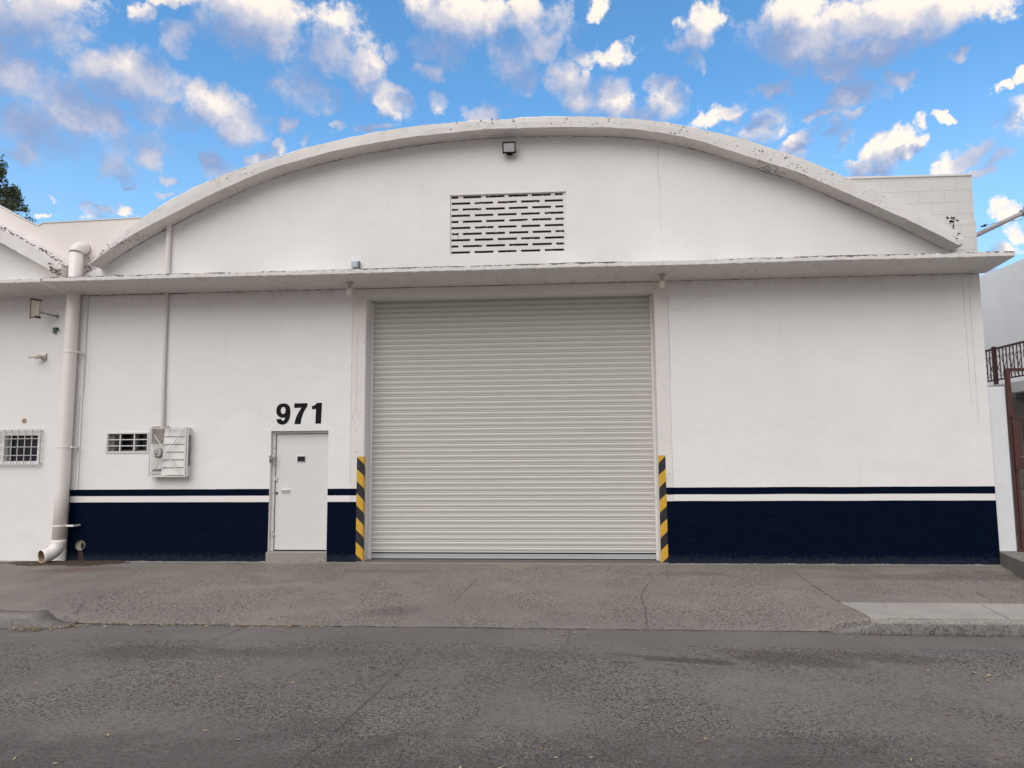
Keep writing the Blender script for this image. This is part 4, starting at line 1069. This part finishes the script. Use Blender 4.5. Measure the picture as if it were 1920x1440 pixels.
# window cage
k = MB()
for x in [-9.19+0.0, -9.06, -8.93, -8.81, -8.68, -8.55]: k.box(x-0.0065, x+0.0065, -0.05, -0.037, 1.69, 2.285)
for z in (2.20, 2.135, 1.99, 1.84): k.box(-9.7, -8.39, -0.063, -0.05, z-0.0065, z+0.0065)
k.box(-9.7, -8.378, -0.06, -0.035, 2.285, 2.298); k.box(-9.7, -8.378, -0.06, -0.035, 1.672, 1.69); k.box(-8.392, -8.378, -0.06, -0.035, 1.69, 2.285)
for z in (1.70, 2.27): k.box(-8.395, -8.38, -0.035, 0.01, z-0.01, z+0.01)
cg = k.build('window', M['guard'], nb); cg.name = 'window_guard'
k = MB(); k.box(-9.10, -8.47, 0.12, 0.13, 1.74, 2.20); wn = k.build('window', M['glass'], nb)
k = MB(); k.box(-9.095, -9.05, 0.09, 0.118, 1.745, 2.195); k.build('frame', M['curtain'], wn)
MB().lathe([(0.045, 0), (0.045, 0.004)], (-8.745, -0.001, 2.455), (0, -1, 0), 20).build('wall_hole', M['pipe_inner'], nb)

# ------------------------------------------------------------------ things on the wall
# large drainpipe
dp = thing('drainpipe', 'fat cream drainpipe running down between the two warehouses, open elbow at its foot', 'drainpipe', (-7.82, -0.2, 0.0))
PX, PY, PR = -7.86, -0.15, 0.108
p_ = MB(); p_.tube([(PX+0.035, PY, 5.50), (PX+0.02, PY, 4.0), (PX+0.01, PY, 1.2), (PX+0.0, PY, 0.36)], [PR, PR, PR, PR], 28)
p_.build('pipe', M['pipe'], dp, smooth=True)
e = MB(); pts = []
for i in range(9):
    t = i/8*math.pi/2; pts.append((PX+0.035+0.02*(1-math.cos(t)), PY + 0.13*(1-math.cos(t)), 5.46 + 0.12*math.sin(t)))
pts.append((PX+0.06, PY+0.19, 5.58))
e.tube(pts, PR+0.010, 28); e.build('elbow', M['pipe'], dp, smooth=True)
e = MB(); pts = [(PX, PY, 0.38)]
for i in range(11):
    t = i/10*R(76); pts.append((PX - 0.12*(1-math.cos(t)), PY - 0.24*(1-math.cos(t)), 0.34 - 0.215*math.sin(t)))
l = pts[-1]; pts.append((l[0]-0.03, l[1]-0.06, l[2]-0.006))
e.tube(pts, PR+0.006, 30, cap=False)
o = e.build('elbow', M['pipe'], dp, smooth=True); q = o.modifiers.new('t', 'SOLIDIFY'); q.thickness = 0.008; q.offset = -1
e = MB(); e.tube([Vector(a)+Vector((0,0,0)) for a in pts[3:]], PR-0.004, 30, cap=False); e.build('elbow_lining', M['pipe_inner'], dp, smooth=True)
for z, ex in ((3.66, 0.055), (1.98, 0.06), (0.62, 0.15)):
    c_ = MB(); c_.lathe([(PR+0.001, -0.014), (PR+0.006, -0.014), (PR+0.006, 0.014), (PR+0.001, 0.014)], (PX+0.005+0.004*z, PY, z), (0, 0, 1), 28)
    c_.box(PX+PR, PX+PR+ex+0.02, PY-0.02, PY+0.012, z-0.016, z+0.016); c_.box(PX+PR+ex, PX+PR+ex+0.018, PY-0.02, 0.0, z-0.016, z+0.016)
    c_.build('clamp', M['pipe'], dp, bevel=0.003)

# thin conduit
tc_ = thing('conduit', 'thin white conduit pipe dropping from the arch to the meter cage', 'conduit pipe', (-6.15, -0.05, 2.3))
MB().tube([(-6.165, -0.055, 6.10), (-6.165, -0.055, 4.89)], 0.044, 16).build('pipe', M['pipe'], tc_, smooth=True)
MB().tube([(-6.165, -0.04, 4.74), (-6.155, -0.04, 3.2), (-6.135, -0.045, 2.30)], 0.032, 14).build('pipe', M['metal_white'], tc_, smooth=True)
MB().box(-6.22, -6.11, -0.11, -0.0, 6.085, 6.11).build('bracket', M['rust_stain'], tc_)
# thin cable beside the drainpipe
cb = thing('cable', 'thin painted cable kinked beside the fat drainpipe', 'cable', (-7.6, -0.04, 2.0))
MB().tube([(-7.655, -0.012, 4.70), (-7.655, -0.012, 3.05), (-7.665, -0.012, 2.90)], 0.007, 8).build('cable_run', M['metal_white'], cb)
MB().tube([(-7.665, -0.012, 2.90), (-7.70, -0.035, 2.87), (-7.70, -0.035, 1.26)], 0.007, 8).build('cable_run', M['metal_white'], cb)

# meter cage
cage = thing('meter_cage', 'white steel cage with crossed braces around the electricity meter', 'cage', (-5.9, 0.0, 1.45))
cx0, cx1, cz0, cz1, cy = -6.30, -5.650, 1.46, 2.295, -0.135
def ang(mb, a, b_, w=0.018): mb.box(min(a[0], b_[0])-w/2, max(a[0], b_[0])+w/2, min(a[1], b_[1])-w/2, max(a[1], b_[1])+w/2, min(a[2], b_[2])-w/2, max(a[2], b_[2])+w/2)
f = MB()
ang(f, (cx0, cy, cz0), (cx0, cy, cz1)); ang(f, (cx1, cy, cz0), (cx1, cy, cz1), 0.026); ang(f, (cx0+0.02, cy, cz1), (cx1-0.025, cy, cz1), 0.014); ang(f, (cx0+0.02, cy, cz0), (cx1-0.025, cy, cz0), 0.02)
for x in (cx0, cx1):
    for z in (cz0, cz1): ang(f, (x, cy+0.025, z), (x, -0.01, z), 0.016)
ang(f, (cx1+0.03, cy+0.01, cz0), (cx1+0.03, cy+0.01, cz1), 0.02)
for z in (2.02, 1.76, 1.63): ang(f, (cx0+0.015, cy+0.012, z), (-6.04, cy+0.012, z), 0.010)
f.build('frame', M['metal_white'], cage)
br = MB(); br.tube([(cx0+0.0, cy-0.008, cz0+0.01), (cx1-0.02, cy-0.008, cz1-0.01)], 0.009, 6); br.build('brace', M['metal_white'], cage)
br = MB(); br.tube([(cx0+0.09, cy-0.02, cz1-0.12), (cx1-0.05, cy-0.02, cz0+0.01)], 0.009, 6); br.build('brace', M['metal_white'], cage)
lv = MB()
nlv = 6; dz_ = (cz1-cz0-0.03)/nlv
for i in range(nlv):
    z = cz0 + 0.015 + i*dz_
    xl = -6.06 - 0.006*(nlv-i)
    lv.hexa([(xl, cy+0.035, z+0.008), (cx1-0.015, cy+0.035, z+0.008), (cx1-0.015, cy+0.05, z+0.008), (xl, cy+0.05, z+0.008), (xl, cy+0.055, z+dz_+0.002), (cx1-0.015, cy+0.055, z+dz_+0.002), (cx1-0.015, cy+0.07, z+dz_+0.002), (xl, cy+0.07, z+dz_+0.002)])
lv.build('louvre_panel', M['cage_panel'], cage, merge=False)
sdp = MB(); sdp.box(cx1+0.028, cx1+0.034, cy+0.03, -0.01, cz0+0.01, cz1-0.01); sdp.build('side_panel', M['cage_panel'], cage)
sdp = MB(); sdp.box(cx1+0.0345, cx1+0.040, cy+0.035, cy+0.095, 1.64, 2.17); sdp.build('side_panel', M['curtain'], cage)
bt = MB(); bt.box(cx0+0.05, cx1-0.02, cy+0.03, 0.0, cz0-0.008, cz0+0.006); bt.build('shelf', M['metal_white'], cage)
wr = MB(); wr.tube([(-5.98, cy-0.012, 2.31), (-5.95, cy-0.03, 2.33), (-5.93, cy-0.02, 2.30), (-5.94, cy-0.02, 2.2), (-5.955, cy-0.02, 2.14)], 0.004, 6); wr.build('wire', M['steel'], cage)
mt_ = thing('electricity_meter', 'round grey electricity meter on a white box behind the cage bars', 'meter', (-6.12, 0.0, 1.7))
MB().box(-6.34, -6.07, -0.025, 0.0, 1.50, 2.02).build('meter_box', M['cage_panel'], mt_, bevel=0.006)
MB().box(-6.33, -6.05, -0.05, 0.0, 2.03, 2.33).build('meter_box', M['step'], mt_, bevel=0.006)
MB().lathe([(0.092, 0.0), (0.092, 0.02), (0.084, 0.028), (0.080, 0.060), (0.070, 0.072)], (-6.185, -0.025, 1.865), (0.0, -1, 0), 26).build('meter_body', M['meter_grey'], mt_, smooth=False)
MB().lathe([(0.064, 0.0), (0.064, 0.006)], (-6.185, -0.098, 1.865), (0, -1, 0), 26).build('dial', M['lens'], mt_)
MB().box(-6.225, -6.155, -0.108, -0.105, 1.842, 1.858).build('counter', M['black'], mt_)
MB().box(-6.205, -6.18, -0.108, -0.105, 1.803, 1.825).build('dial_mark', M['black'], mt_)
MB().box(-6.23, -6.155, -0.108, -0.105, 1.893, 1.901).build('dial_mark', M['black'], mt_)
MB().box(-6.30, -6.09, -0.04, -0.025, 1.555, 1.585).build('meter_slot', M['curtain'], mt_)

# LED floodlight under the top of the arch
fl = thing('floodlight', 'square black floodlight mounted under the top of the arch', 'floodlight', (0.01, -0.05, 7.12))
a = math.radians(18)
def tilt(p, c0, ang_):   # tip the lamp downwards
    y, z = p[1]-c0[1], p[2]-c0[2]
    return (p[0], c0[1] + y*math.cos(ang_) - z*math.sin(ang_), c0[2] + y*math.sin(ang_) + z*math.cos(ang_))
def tbox(mb, x0, x1, y0_, y1_, z0, z1, c0, an):
    P = [(x0,y0_,z0),(x1,y0_,z0),(x1,y1_,z0),(x0,y1_,z0),(x0,y0_,z1),(x1,y0_,z1),(x1,y1_,z1),(x0,y1_,z1)]
    mb.hexa([tilt(q, c0, an) for q in P])
c0 = (0.01, -0.14, 7.13)
k = MB(); fx0, fx1, fz0, fz1 = -0.105, 0.125, 7.03, 7.225
tbox(k, fx0, fx1, -0.16, -0.12, fz1-0.018, fz1, c0, a); tbox(k, fx0, fx1, -0.16, -0.12, fz0, fz0+0.026, c0, a)
tbox(k, fx0, fx0+0.018, -0.16, -0.12, fz0+0.026, fz1-0.018, c0, a); tbox(k, fx1-0.018, fx1, -0.16, -0.12, fz0+0.026, fz1-0.018, c0, a)
tbox(k, fx0+0.01, fx1-0.01, -0.12, -0.095, fz0+0.01, fz1-0.01, c0, a)
for i in range(7): tbox(k, fx0+0.03+i*0.026, fx0+0.036+i*0.026, -0.095, -0.07, fz0+0.03, fz1-0.03, c0, a)
k.build('housing', M['black'], fl, merge=False)
k = MB(); tbox(k, fx0+0.018, fx1-0.018, -0.152, -0.121, fz0+0.026, fz1-0.018, c0, a); k.build('lens', M['lens'], fl)
k = MB(); k.box(-0.03, 0.05, -0.10, -0.08, 7.08, 7.10); k.box(-0.03, 0.05, -0.09, 0.0, 7.10, 7.12); k.box(-0.04, 0.06, -0.012, 0.0, 7.05, 7.16); k.build('bracket', M['black'], fl)

# bulb lamps under the canopy: one built, one copied
lp = thing('canopy_lamp', 'bare opal bulb in a grey cone holder left of the shutter under the canopy', 'lamp', (-2.72, -0.36, 4.74), group='bulb lamps under the canopy')
MB().lathe([(0.058, 0), (0.062, -0.006), (0.060, -0.016), (0.030, -0.05), (0.022, -0.075), (0.024, -0.095)], (-2.72, -0.36, 4.745), (0, 0, 1), 20).build('holder', M['ceramic'], lp, smooth=False)
MB().lathe([(0.022, -0.090), (0.036, -0.105), (0.055, -0.115), (0.057, -0.13), (0.057, -0.20), (0.050, -0.222), (0.030, -0.236), (0.005, -0.240)], (-2.72, -0.36, 4.745), (0, 0, 1), 24).build('bulb', M['bulb'], lp, smooth=True)
l2 = copy_tree(lp); l2.location = (2.55, -0.36, 4.74); l2['label'] = 'bare opal bulb in a grey cone holder right of the shutter under the canopy'
# small junction box standing on the canopy
jb = thing('junction_box', 'small pale blue box on the gable wall just above the canopy', 'box', (-2.72, -0.05, 4.9))
MB().box(-2.79, -2.665, -0.09, 0.0, 5.075, 5.20).build('box_body', M['bluegrey'], jb, bevel=0.018)
MB().box(-2.664, -2.650, -0.088, -0.002, 5.08, 5.195).build('box_lid', M['curtain'], jb)
MB().tube([(-2.72, -0.045, 4.86), (-2.72, -0.045, 5.08)], 0.014, 8).build('stem', M['curtain'], jb)

# lamp, green box and camera on the left wall
wl = thing('wall_floodlight', 'cream box-shaped lamp with dark end caps on a bent arm', 'floodlight', (-8.34, 0.0, 4.3))
def vprism(mb, poly, z0, z1, dz=0.0):   # polygon in XY, front edge can drop
    A = [(x, y, z0 + (dz if y < -0.36 else 0)) for x, y in poly]; B = [(x, y, z1) for x, y in poly]
    va = [mb.bm.verts.new(q) for q in A]; vb = [mb.bm.verts.new(q) for q in B]
    mb.bm.faces.new(va[::-1]); mb.bm.faces.new(vb)
    for i in range(len(poly)):
        j_ = (i+1) % len(poly); mb.bm.faces.new([va[i], va[j_], vb[j_], vb[i]])
k = MB(); vprism(k, [(-8.455, -0.37), (-8.415, -0.31), (-8.375, -0.28), (-8.375, -0.24), (-8.42, -0.24), (-8.462, -0.29)], 4.30, 4.575, -0.055)
k.build('housing', M['cream'], wl)
k = MB(); vprism(k, [(-8.468, -0.38), (-8.41, -0.32), (-8.365, -0.285), (-8.365, -0.23), (-8.425, -0.23), (-8.475, -0.29)], 4.575, 4.605)
vprism(k, [(-8.418, -0.318), (-8.368, -0.28), (-8.368, -0.23), (-8.41, -0.23)], 4.262, 4.30)
k.tube([(-8.458, -0.373, 4.575), (-8.458, -0.373, 4.235)], 0.007, 6); k.tube([(-8.458, -0.373, 4.24), (-8.416, -0.315, 4.285)], 0.007, 6)
k.build('end_cap', M['dark_brown'], wl)
k = MB(); k.tube([(-8.385, -0.26, 4.385), (-8.355, -0.23, 4.365), (-8.31, -0.20, 4.36), (-8.25, -0.12, 4.34), (-8.23, -0.01, 4.345)], 0.014, 10); k.lathe([(0.03, 0), (0.03, 0.02)], (-8.23, -0.001, 4.345), (0, -1, 0), 14)
k.lathe([(0.02, -0.025), (0.024, 0), (0.02, 0.03)], (-8.362, -0.24, 4.375), (0.6, 0.5, 0.3), 10)
k.build('arm', M['steel'], wl)
gb = thing('sensor_box', 'small green plastic box fixed below the cream wall lamp', 'box', (-8.25, 0.0, 4.1))
MB().box(-8.275, -8.225, -0.05, -0.01, 4.03, 4.135).build('box_body', M['green'], gb, bevel=0.006)
MB().tube([(-8.20, -0.03, 4.13), (-8.185, -0.035, 4.115), (-8.19, -0.03, 4.085), (-8.205, -0.03, 4.08)], 0.011, 8).build('hook', M['black'], gb)
sc = thing('security_camera', 'small white wall camera pointing left under the green box', 'camera', (-8.45, 0.0, 3.57))
MB().lathe([(0.052, 0.0), (0.052, 0.02), (0.040, 0.05), (0.020, 0.075)], (-8.43, -0.001, 3.59), (-0.15, -1, 0.0), 18).build('base', M['ceramic'], sc, smooth=False)
MB().lathe([(0.02, -0.045), (0.040, -0.03), (0.044, 0.0), (0.040, 0.04), (0.03, 0.05)], (-8.475, -0.11, 3.60), (-1, -0.35, -0.1), 18).build('body', M['cream'], sc, smooth=False)
MB().tube([(-8.51, -0.125, 3.60), (-8.57, -0.15, 3.585), (-8.615, -0.17, 3.575)], 0.016, 12).build('snout', M['cream'], sc)
MB().tube([(-8.40, -0.02, 3.62), (-8.385, -0.01, 3.67)], 0.008, 8).build('cable', M['ceramic'], sc)

# ------------------------------------------------------------------ right side: step, pillar, gate, house, balcony, pole
st = MB(); st.prism([(7.768, 0.02), (7.49, -1.05), (7.42, -1.7), (12, -1.7), (12, 12), (7.768, 12)], -0.16, 0.20, 'z')
so = st.build('entrance_step', M['entry_step'], bevel=0.01); tag(so, 'raised concrete entrance step at the foot of the white gate pillar', 'step')
pil = thing('gate_pillar', 'white stained gate pillar between the warehouse corner and the brown gate', 'pillar', (7.9, 0.1, 0.2))
MB().box(7.775, 8.055, 0.03, 0.33, 0.2, 2.835).build('pillar_shaft', M['pillar'], pil, bevel=0.012)
MB().box(8.057, 8.10, 0.10, 0.33, 2.3, 2.84).build('pillar_return', M['pillar'], pil)
gate = thing('gate', 'brown iron gate with scrollwork and square tube frame', 'gate', (8.2, 0.1, 0.2))
k = MB()
k.box(8.065, 8.125, -0.02, 0.04, 2.335, 3.13); k.box(8.125, 10.0, -0.02, 0.04, 3.085, 3.13); k.box(10.0, 10.06, -0.02, 0.04, 0.2, 3.13)
k.box(8.075, 8.098, 0.0, 0.03, 0.2, 2.335)
k.build('frame', M['dark_brown'], gate, bevel=0.003)
k = MB(); k.box(8.112, 8.158, 0.0, 0.035, 0.215, 2.335); k.box(8.158, 9.6, 0.0, 0.03, 2.30, 2.335); k.box(8.06, 9.6, -0.01, 0.03, 0.205, 0.25); k.box(9.6, 9.64, 0.0, 0.03, 0.2, 2.335)
k.box(8.158, 9.6, 0.002, 0.024, 1.18, 1.21)
leafo = k.build('gate_leaf', M['dark_brown'], gate, bevel=0.002)
for i in range(8):
    x = 8.285 + i*0.165
    MB().box(x-0.008, x+0.008, 0.006, 0.022, 0.25, 2.30).build('bar', M['dark_brown'], leafo)
def spiral(mb, cx, cy_, cz, r, s, up_=1, turns=1.4, tube=0.006, axis='x'):
    pts = []
    for i in range(22):
        t = i/21; a = t*turns*2*math.pi; rr_ = r*(1-0.75*t)
        u, w_ = s*(rr_*math.cos(a)), up_*rr_*math.sin(a)
        pts.append((cx+u, cy_, cz+w_) if axis == 'x' else (cx, cy_+u, cz+w_))
    mb.tube(pts, tube, 6)
for z in (2.10, 1.38, 1.02):
    for i in range(7):
        x = 8.285 + i*0.165; k = MB()
        spiral(k, x+0.042, 0.014, z, 0.034, -1); spiral(k, x-0.042, 0.014, z, 0.034, 1)
        k.build('scroll', M['dark_brown'], leafo)
k = MB(); k.box(8.105, 8.225, -0.025, 0.055, 1.50, 2.24); lb = k.build('lock_box', M['dark_brown'], leafo, bevel=0.004)
MB().lathe([(0.012, 0), (0.012, 0.01)], (8.20, -0.025, 1.70), (0, -1, 0), 12).build('keyhole', M['steel'], lb)

hs = thing('house', 'grey white house beyond the gate with a brown iron balcony railing', 'house', (10.0, 3.0, 0.2))
MB().box(10.0, 16.0, -1.0, 16.0, 0.2, 5.575).build('wall', M['house_wall'], hs)
MB().box(8.0, 10.0, 8.0, 8.3, 0.2, 3.0).build('back_wall', M['beige'], hs)
MB().box(9.15, 10.0, -0.2, 4.0, 2.86, 3.06).build('balcony_slab', M['pillar'], hs, bevel=0.01)
MB().box(9.985, 9.999, -1.0, 8.0, 0.2, 2.86).build('lower_wall', M['beige'], hs)
MB().hexa([(9.35, 0.4, 2.76), (9.62, 0.4, 2.62), (9.62, 1.9, 2.62), (9.35, 1.9, 2.76), (9.35, 0.4, 2.86), (9.70, 0.4, 2.70), (9.70, 1.9, 2.70), (9.35, 1.9, 2.86)]).build('awning', M['awning'], hs)
rl = MB(); rx = 9.2
rl.box(rx-0.02, rx+0.02, -0.2, 4.0, 3.735, 3.77); rl.box(rx-0.015, rx+0.015, -0.2, 4.0, 3.14, 3.165)
rail = rl.build('railing', M['dark_brown'], hs)
for y in (-0.1, 2.22, 3.95): MB().box(rx-0.03, rx+0.03, y-0.03, y+0.03, 3.06, 3.80).build('post', M['dark_brown'], rail)
y = -0.05
while y < 3.95:
    MB().box(rx-0.007, rx+0.007, y-0.007, y+0.007, 3.165, 3.735).build('baluster', M['dark_brown'], rail); y += 0.105
y = 0.0
while y < 3.9:
    k = MB()
    for s in (-1, 1):
        pts = [(rx-0.012, y+s*0.012, 3.58), (rx-0.012, y+s*0.05, 3.62), (rx-0.012, y+s*0.075, 3.59), (rx-0.012, y+s*0.055, 3.565), (rx-0.012, y+s*0.04, 3.585)]
        k.tube(pts, 0.006, 5)
        k.tube([(rx-0.012, y+s*0.088, 3.57), (rx-0.012, y+s*0.06, 3.48), (rx-0.012, y, 3.38), (rx-0.012, y-s*0.09, 3.22)], 0.006, 5)
        k.tube([(rx-0.012, y+s*0.012, 3.70), (rx-0.012, y+s*0.04, 3.715), (rx-0.012, y+s*0.05, 3.69), (rx-0.012, y+s*0.03, 3.68)], 0.005, 5)
        k.tube([(rx-0.012, y+s*0.012, 3.25), (rx-0.012, y+s*0.05, 3.23), (rx-0.012, y+s*0.06, 3.19)], 0.005, 5)
    k.build('scroll', M['dark_brown'], rail, merge=False)
    y += 0.21

pole = thing('metal_pole', 'slanting grey metal pole behind the top right corner of the warehouse', 'pole', (7.9, 1.0, 5.45))
d1, d2 = Vector((8.35, 1.0, 5.665)), Vector((9.20, 1.0, 6.06)); dd = (d2-d1)
MB().tube([d1-dd*0.9, d1+dd*2.2], 0.042, 16).build('pole_tube', M['pole'], pole, smooth=True)
k = MB(); k.tube([d1+dd*0.93, d1+dd*1.06], 0.062, 16); k.tube([d1+dd*0.96+Vector((0,0,0.04)), d1+dd*0.99+Vector((0,-0.02,0.11))], 0.010, 8); k.build('collar', M['steel'], pole)
wi = thing('wire', 'thin dark wire with a knot beside the slanting pole', 'wire', (8.4, 0.8, 5.75))
MB().tube([(8.43, 0.9, 5.80), (8.6, 0.9, 5.835), (9.0, 0.9, 5.88), (9.6, 0.9, 6.0), (11, 0.9, 6.3)], 0.005, 6).build('strand', M['steel'], wi)
MB().lathe([(0.005, -0.06), (0.016, -0.03), (0.014, 0.0), (0.026, 0.02), (0.006, 0.06)], (8.42, 0.9, 5.795), (1, 0, 0.3), 8).build('knot', M['black'], wi)

# ------------------------------------------------------------------ tree behind the left building
tr = thing('tree', 'dark green leafy tree rising behind the left parapet', 'tree', (-20.2, 10.0, -0.1))
k = MB(); k.tube([(-20.2, 10, -0.1), (-20.25, 10, 4), (-20.1, 10.1, 7.5), (-20.2, 10, 10.5)], [0.32, 0.25, 0.17, 0.06], 12)
for i in range(16):
    z = random.uniform(4.5, 10.3); a = random.uniform(0, 6.28); L = random.uniform(1.2, 2.2)*(1.25 - (z-4)/9)
    s0 = Vector((-20.2, 10, z-0.5)); e0 = s0 + Vector((math.cos(a)*L, math.sin(a)*L, 0.7*L)); mid_ = (s0+e0)/2 + Vector((0, 0, -0.1))
    k.tube([s0, mid_, e0], [0.08, 0.05, 0.02], 7)
k.build('trunk', M['bark'], tr, smooth=True)
crown = bmesh.new()
def crown_r(z):   # radius against height
    return interp([(6.0, 1.6), (7.5, 2.9), (9.0, 3.05), (10.0, 2.70), (11.0, 2.20), (11.8, 1.65), (12.5, 1.0), (13.0, 0.3)], z)
clumps = []
for i in range(1050):
    z = random.uniform(6.2, 12.9); a = random.uniform(0, 6.28); rr_ = crown_r(z)*(random.random()**0.38)
    rr_ *= 1.0 + 0.16*nz(math.cos(a)*1.6, math.sin(a)*1.6, z*0.9)
    clumps.append(Vector((-20.2 + math.cos(a)*rr_, 10 + math.sin(a)*rr_, z)))
for c_ in clumps:
    cr = random.uniform(0.18, 0.36)
    for q in range(64):
        u = Vector((random.gauss(0, 1), random.gauss(0, 1), random.gauss(0, 1))).normalized()*cr*random.random()**0.45
        p0 = c_ + u; n_ = (u.normalized()*0.7 + Vector((random.gauss(0, .5), random.gauss(0, .5), random.gauss(0.3, .5)))).normalized()
        t = n_.orthogonal().normalized(); t = Matrix.Rotation(random.uniform(0, 6.28), 3, n_) @ t; s_2 = n_.cross(t)
        L = random.uniform(0.10, 0.16); W_ = L*0.42
        vs = [p0 - t*L*0.5, p0 + s_2*W_*0.5 + n_*0.008, p0 + t*L*0.5, p0 - s_2*W_*0.5 + n_*0.008]
        crown.faces.new([crown.verts.new(v2) for v2 in vs])
me = bpy.data.meshes.new('crown'); crown.to_mesh(me); crown.free(); me.materials.append(M['tree_leaf'])
me.transform(Matrix.Translation(-tr.location))
co = bpy.data.objects.new('crown', me); C.objects.link(co); co.parent = tr

# ------------------------------------------------------------------ wet soil under the spout
M['soil'] = concrete('wet_soil', (0.085, 0.064, 0.042), 1.0, 'plain')
def soil_h(x, y):
    u, w_ = (x+7.55)/1.25, (y+0.27)/0.30
    d = 1 - math.sqrt(u*u + w_*w_) + 0.45*nz(x*2.3, y*5, 1.0) + 0.25*nz(x*7, y*9, 2.0)
    return gz(x, y) - 0.012 + 0.034*sstep(0, 0.5, d) + 0.012*nz(x*14, y*14, 3.0)*sstep(0, 0.3, d)
so_ = grid('soil', fr(-9.0, -6.1, 150), fr(-0.62, -0.006, 40), soil_h, M['soil'])
tag(so_, 'dark wet soil and moss washed up under the drainpipe spout', None, None, 'stuff')

# ------------------------------------------------------------------ leaf litter and grit
def litter(name, pts, mat, smin, smax, label, flat=0.5):
    bm = bmesh.new()
    for (x, y, z) in pts:
        L = random.uniform(smin, smax); W_ = L*random.uniform(0.3, 0.6); a = random.uniform(0, 6.28)
        t = Vector((math.cos(a), math.sin(a), random.uniform(-0.15, 0.15))); s_2 = Vector((-math.sin(a), math.cos(a), 0))
        c_ = Vector((x, y, z)); lift = L*random.uniform(0.05, 0.35)*flat
        vs = [bm.verts.new(q) for q in (c_ - t*L/2 + Vector((0, 0, lift*0.3)), c_ - s_2*W_/2 + Vector((0, 0, lift)), c_ + t*L/2 + Vector((0, 0, lift*random.uniform(0, 1.2))), c_ + s_2*W_/2 + Vector((0, 0, lift*0.6)), c_ + Vector((0, 0, 0.0)))]
        for i in range(4): bm.faces.new([vs[i], vs[(i+1) % 4], vs[4]])
    me = bpy.data.meshes.new(name); bm.to_mesh(me); bm.free(); me.materials.append(mat)
    o = bpy.data.objects.new(name, me); C.objects.link(o); tag(o, label, None, None, 'stuff'); return o
rg = lambda x, y: (gz(x, y)+0.006 if y > -3.86 else (-0.140 if y > -4.53 else rz(x, y)))
pts = []
for i in range(360):   # drift along the left kerb end
    t = random.random()**1.6; x = lerp(-5.2, -1.6, t) + random.gauss(0, 0.1); y = -3.86 - abs(random.gauss(0, 0.05+0.02*(1-t))); y -= 0.18*(1-sstep(-5.0, -4.5, x)) + (0.1 if x < -4.9 else 0)
    pts.append((x, y, -0.138 + random.uniform(0, 0.012)))
for i in range(230):
    x = random.uniform(-6, 6.5); y = random.uniform(-7.6, -3.9)
    pts.append((x, y, rg(x, y)))
for i in range(90):
    x = random.uniform(-6, 5); y = random.uniform(-3.7, -0.2); pts.append((x, y, rg(x, y)+0.002))
for i in range(60):
    x = random.gauss(5.3, 0.5); y = random.gauss(-5.9, 0.5); pts.append((x, y, rg(x, y)))
for i in range(26):
    x = random.gauss(0.95, 0.12); y = random.gauss(-4.1, 0.12); pts.append((x, y, rg(x, y)))
litter('fallen_leaves', pts, M['dry_leaf'], 0.018, 0.052, 'small dry yellow leaves scattered over the road and drifted at the kerb')
pts = [(random.uniform(-6.5, 6.5), random.uniform(-7.6, -0.05), 0) for i in range(420)] + [(random.gauss(-7.6, 0.5), random.uniform(-0.6, -0.03), 0) for i in range(350)] + [(random.uniform(-7, 7.6), -abs(random.gauss(0.01, 0.02)), 0) for i in range(200)]
pts = [(x, y, rg(x, y)) for x, y, z in pts]
litter('grit', pts, leaf_mat('grit', (0.03, 0.026, 0.022), (0.34, 0.30, 0.25), 0.9), 0.008, 0.026, 'dark and pale grit and twigs strewn over the pavement and road', 1.2)
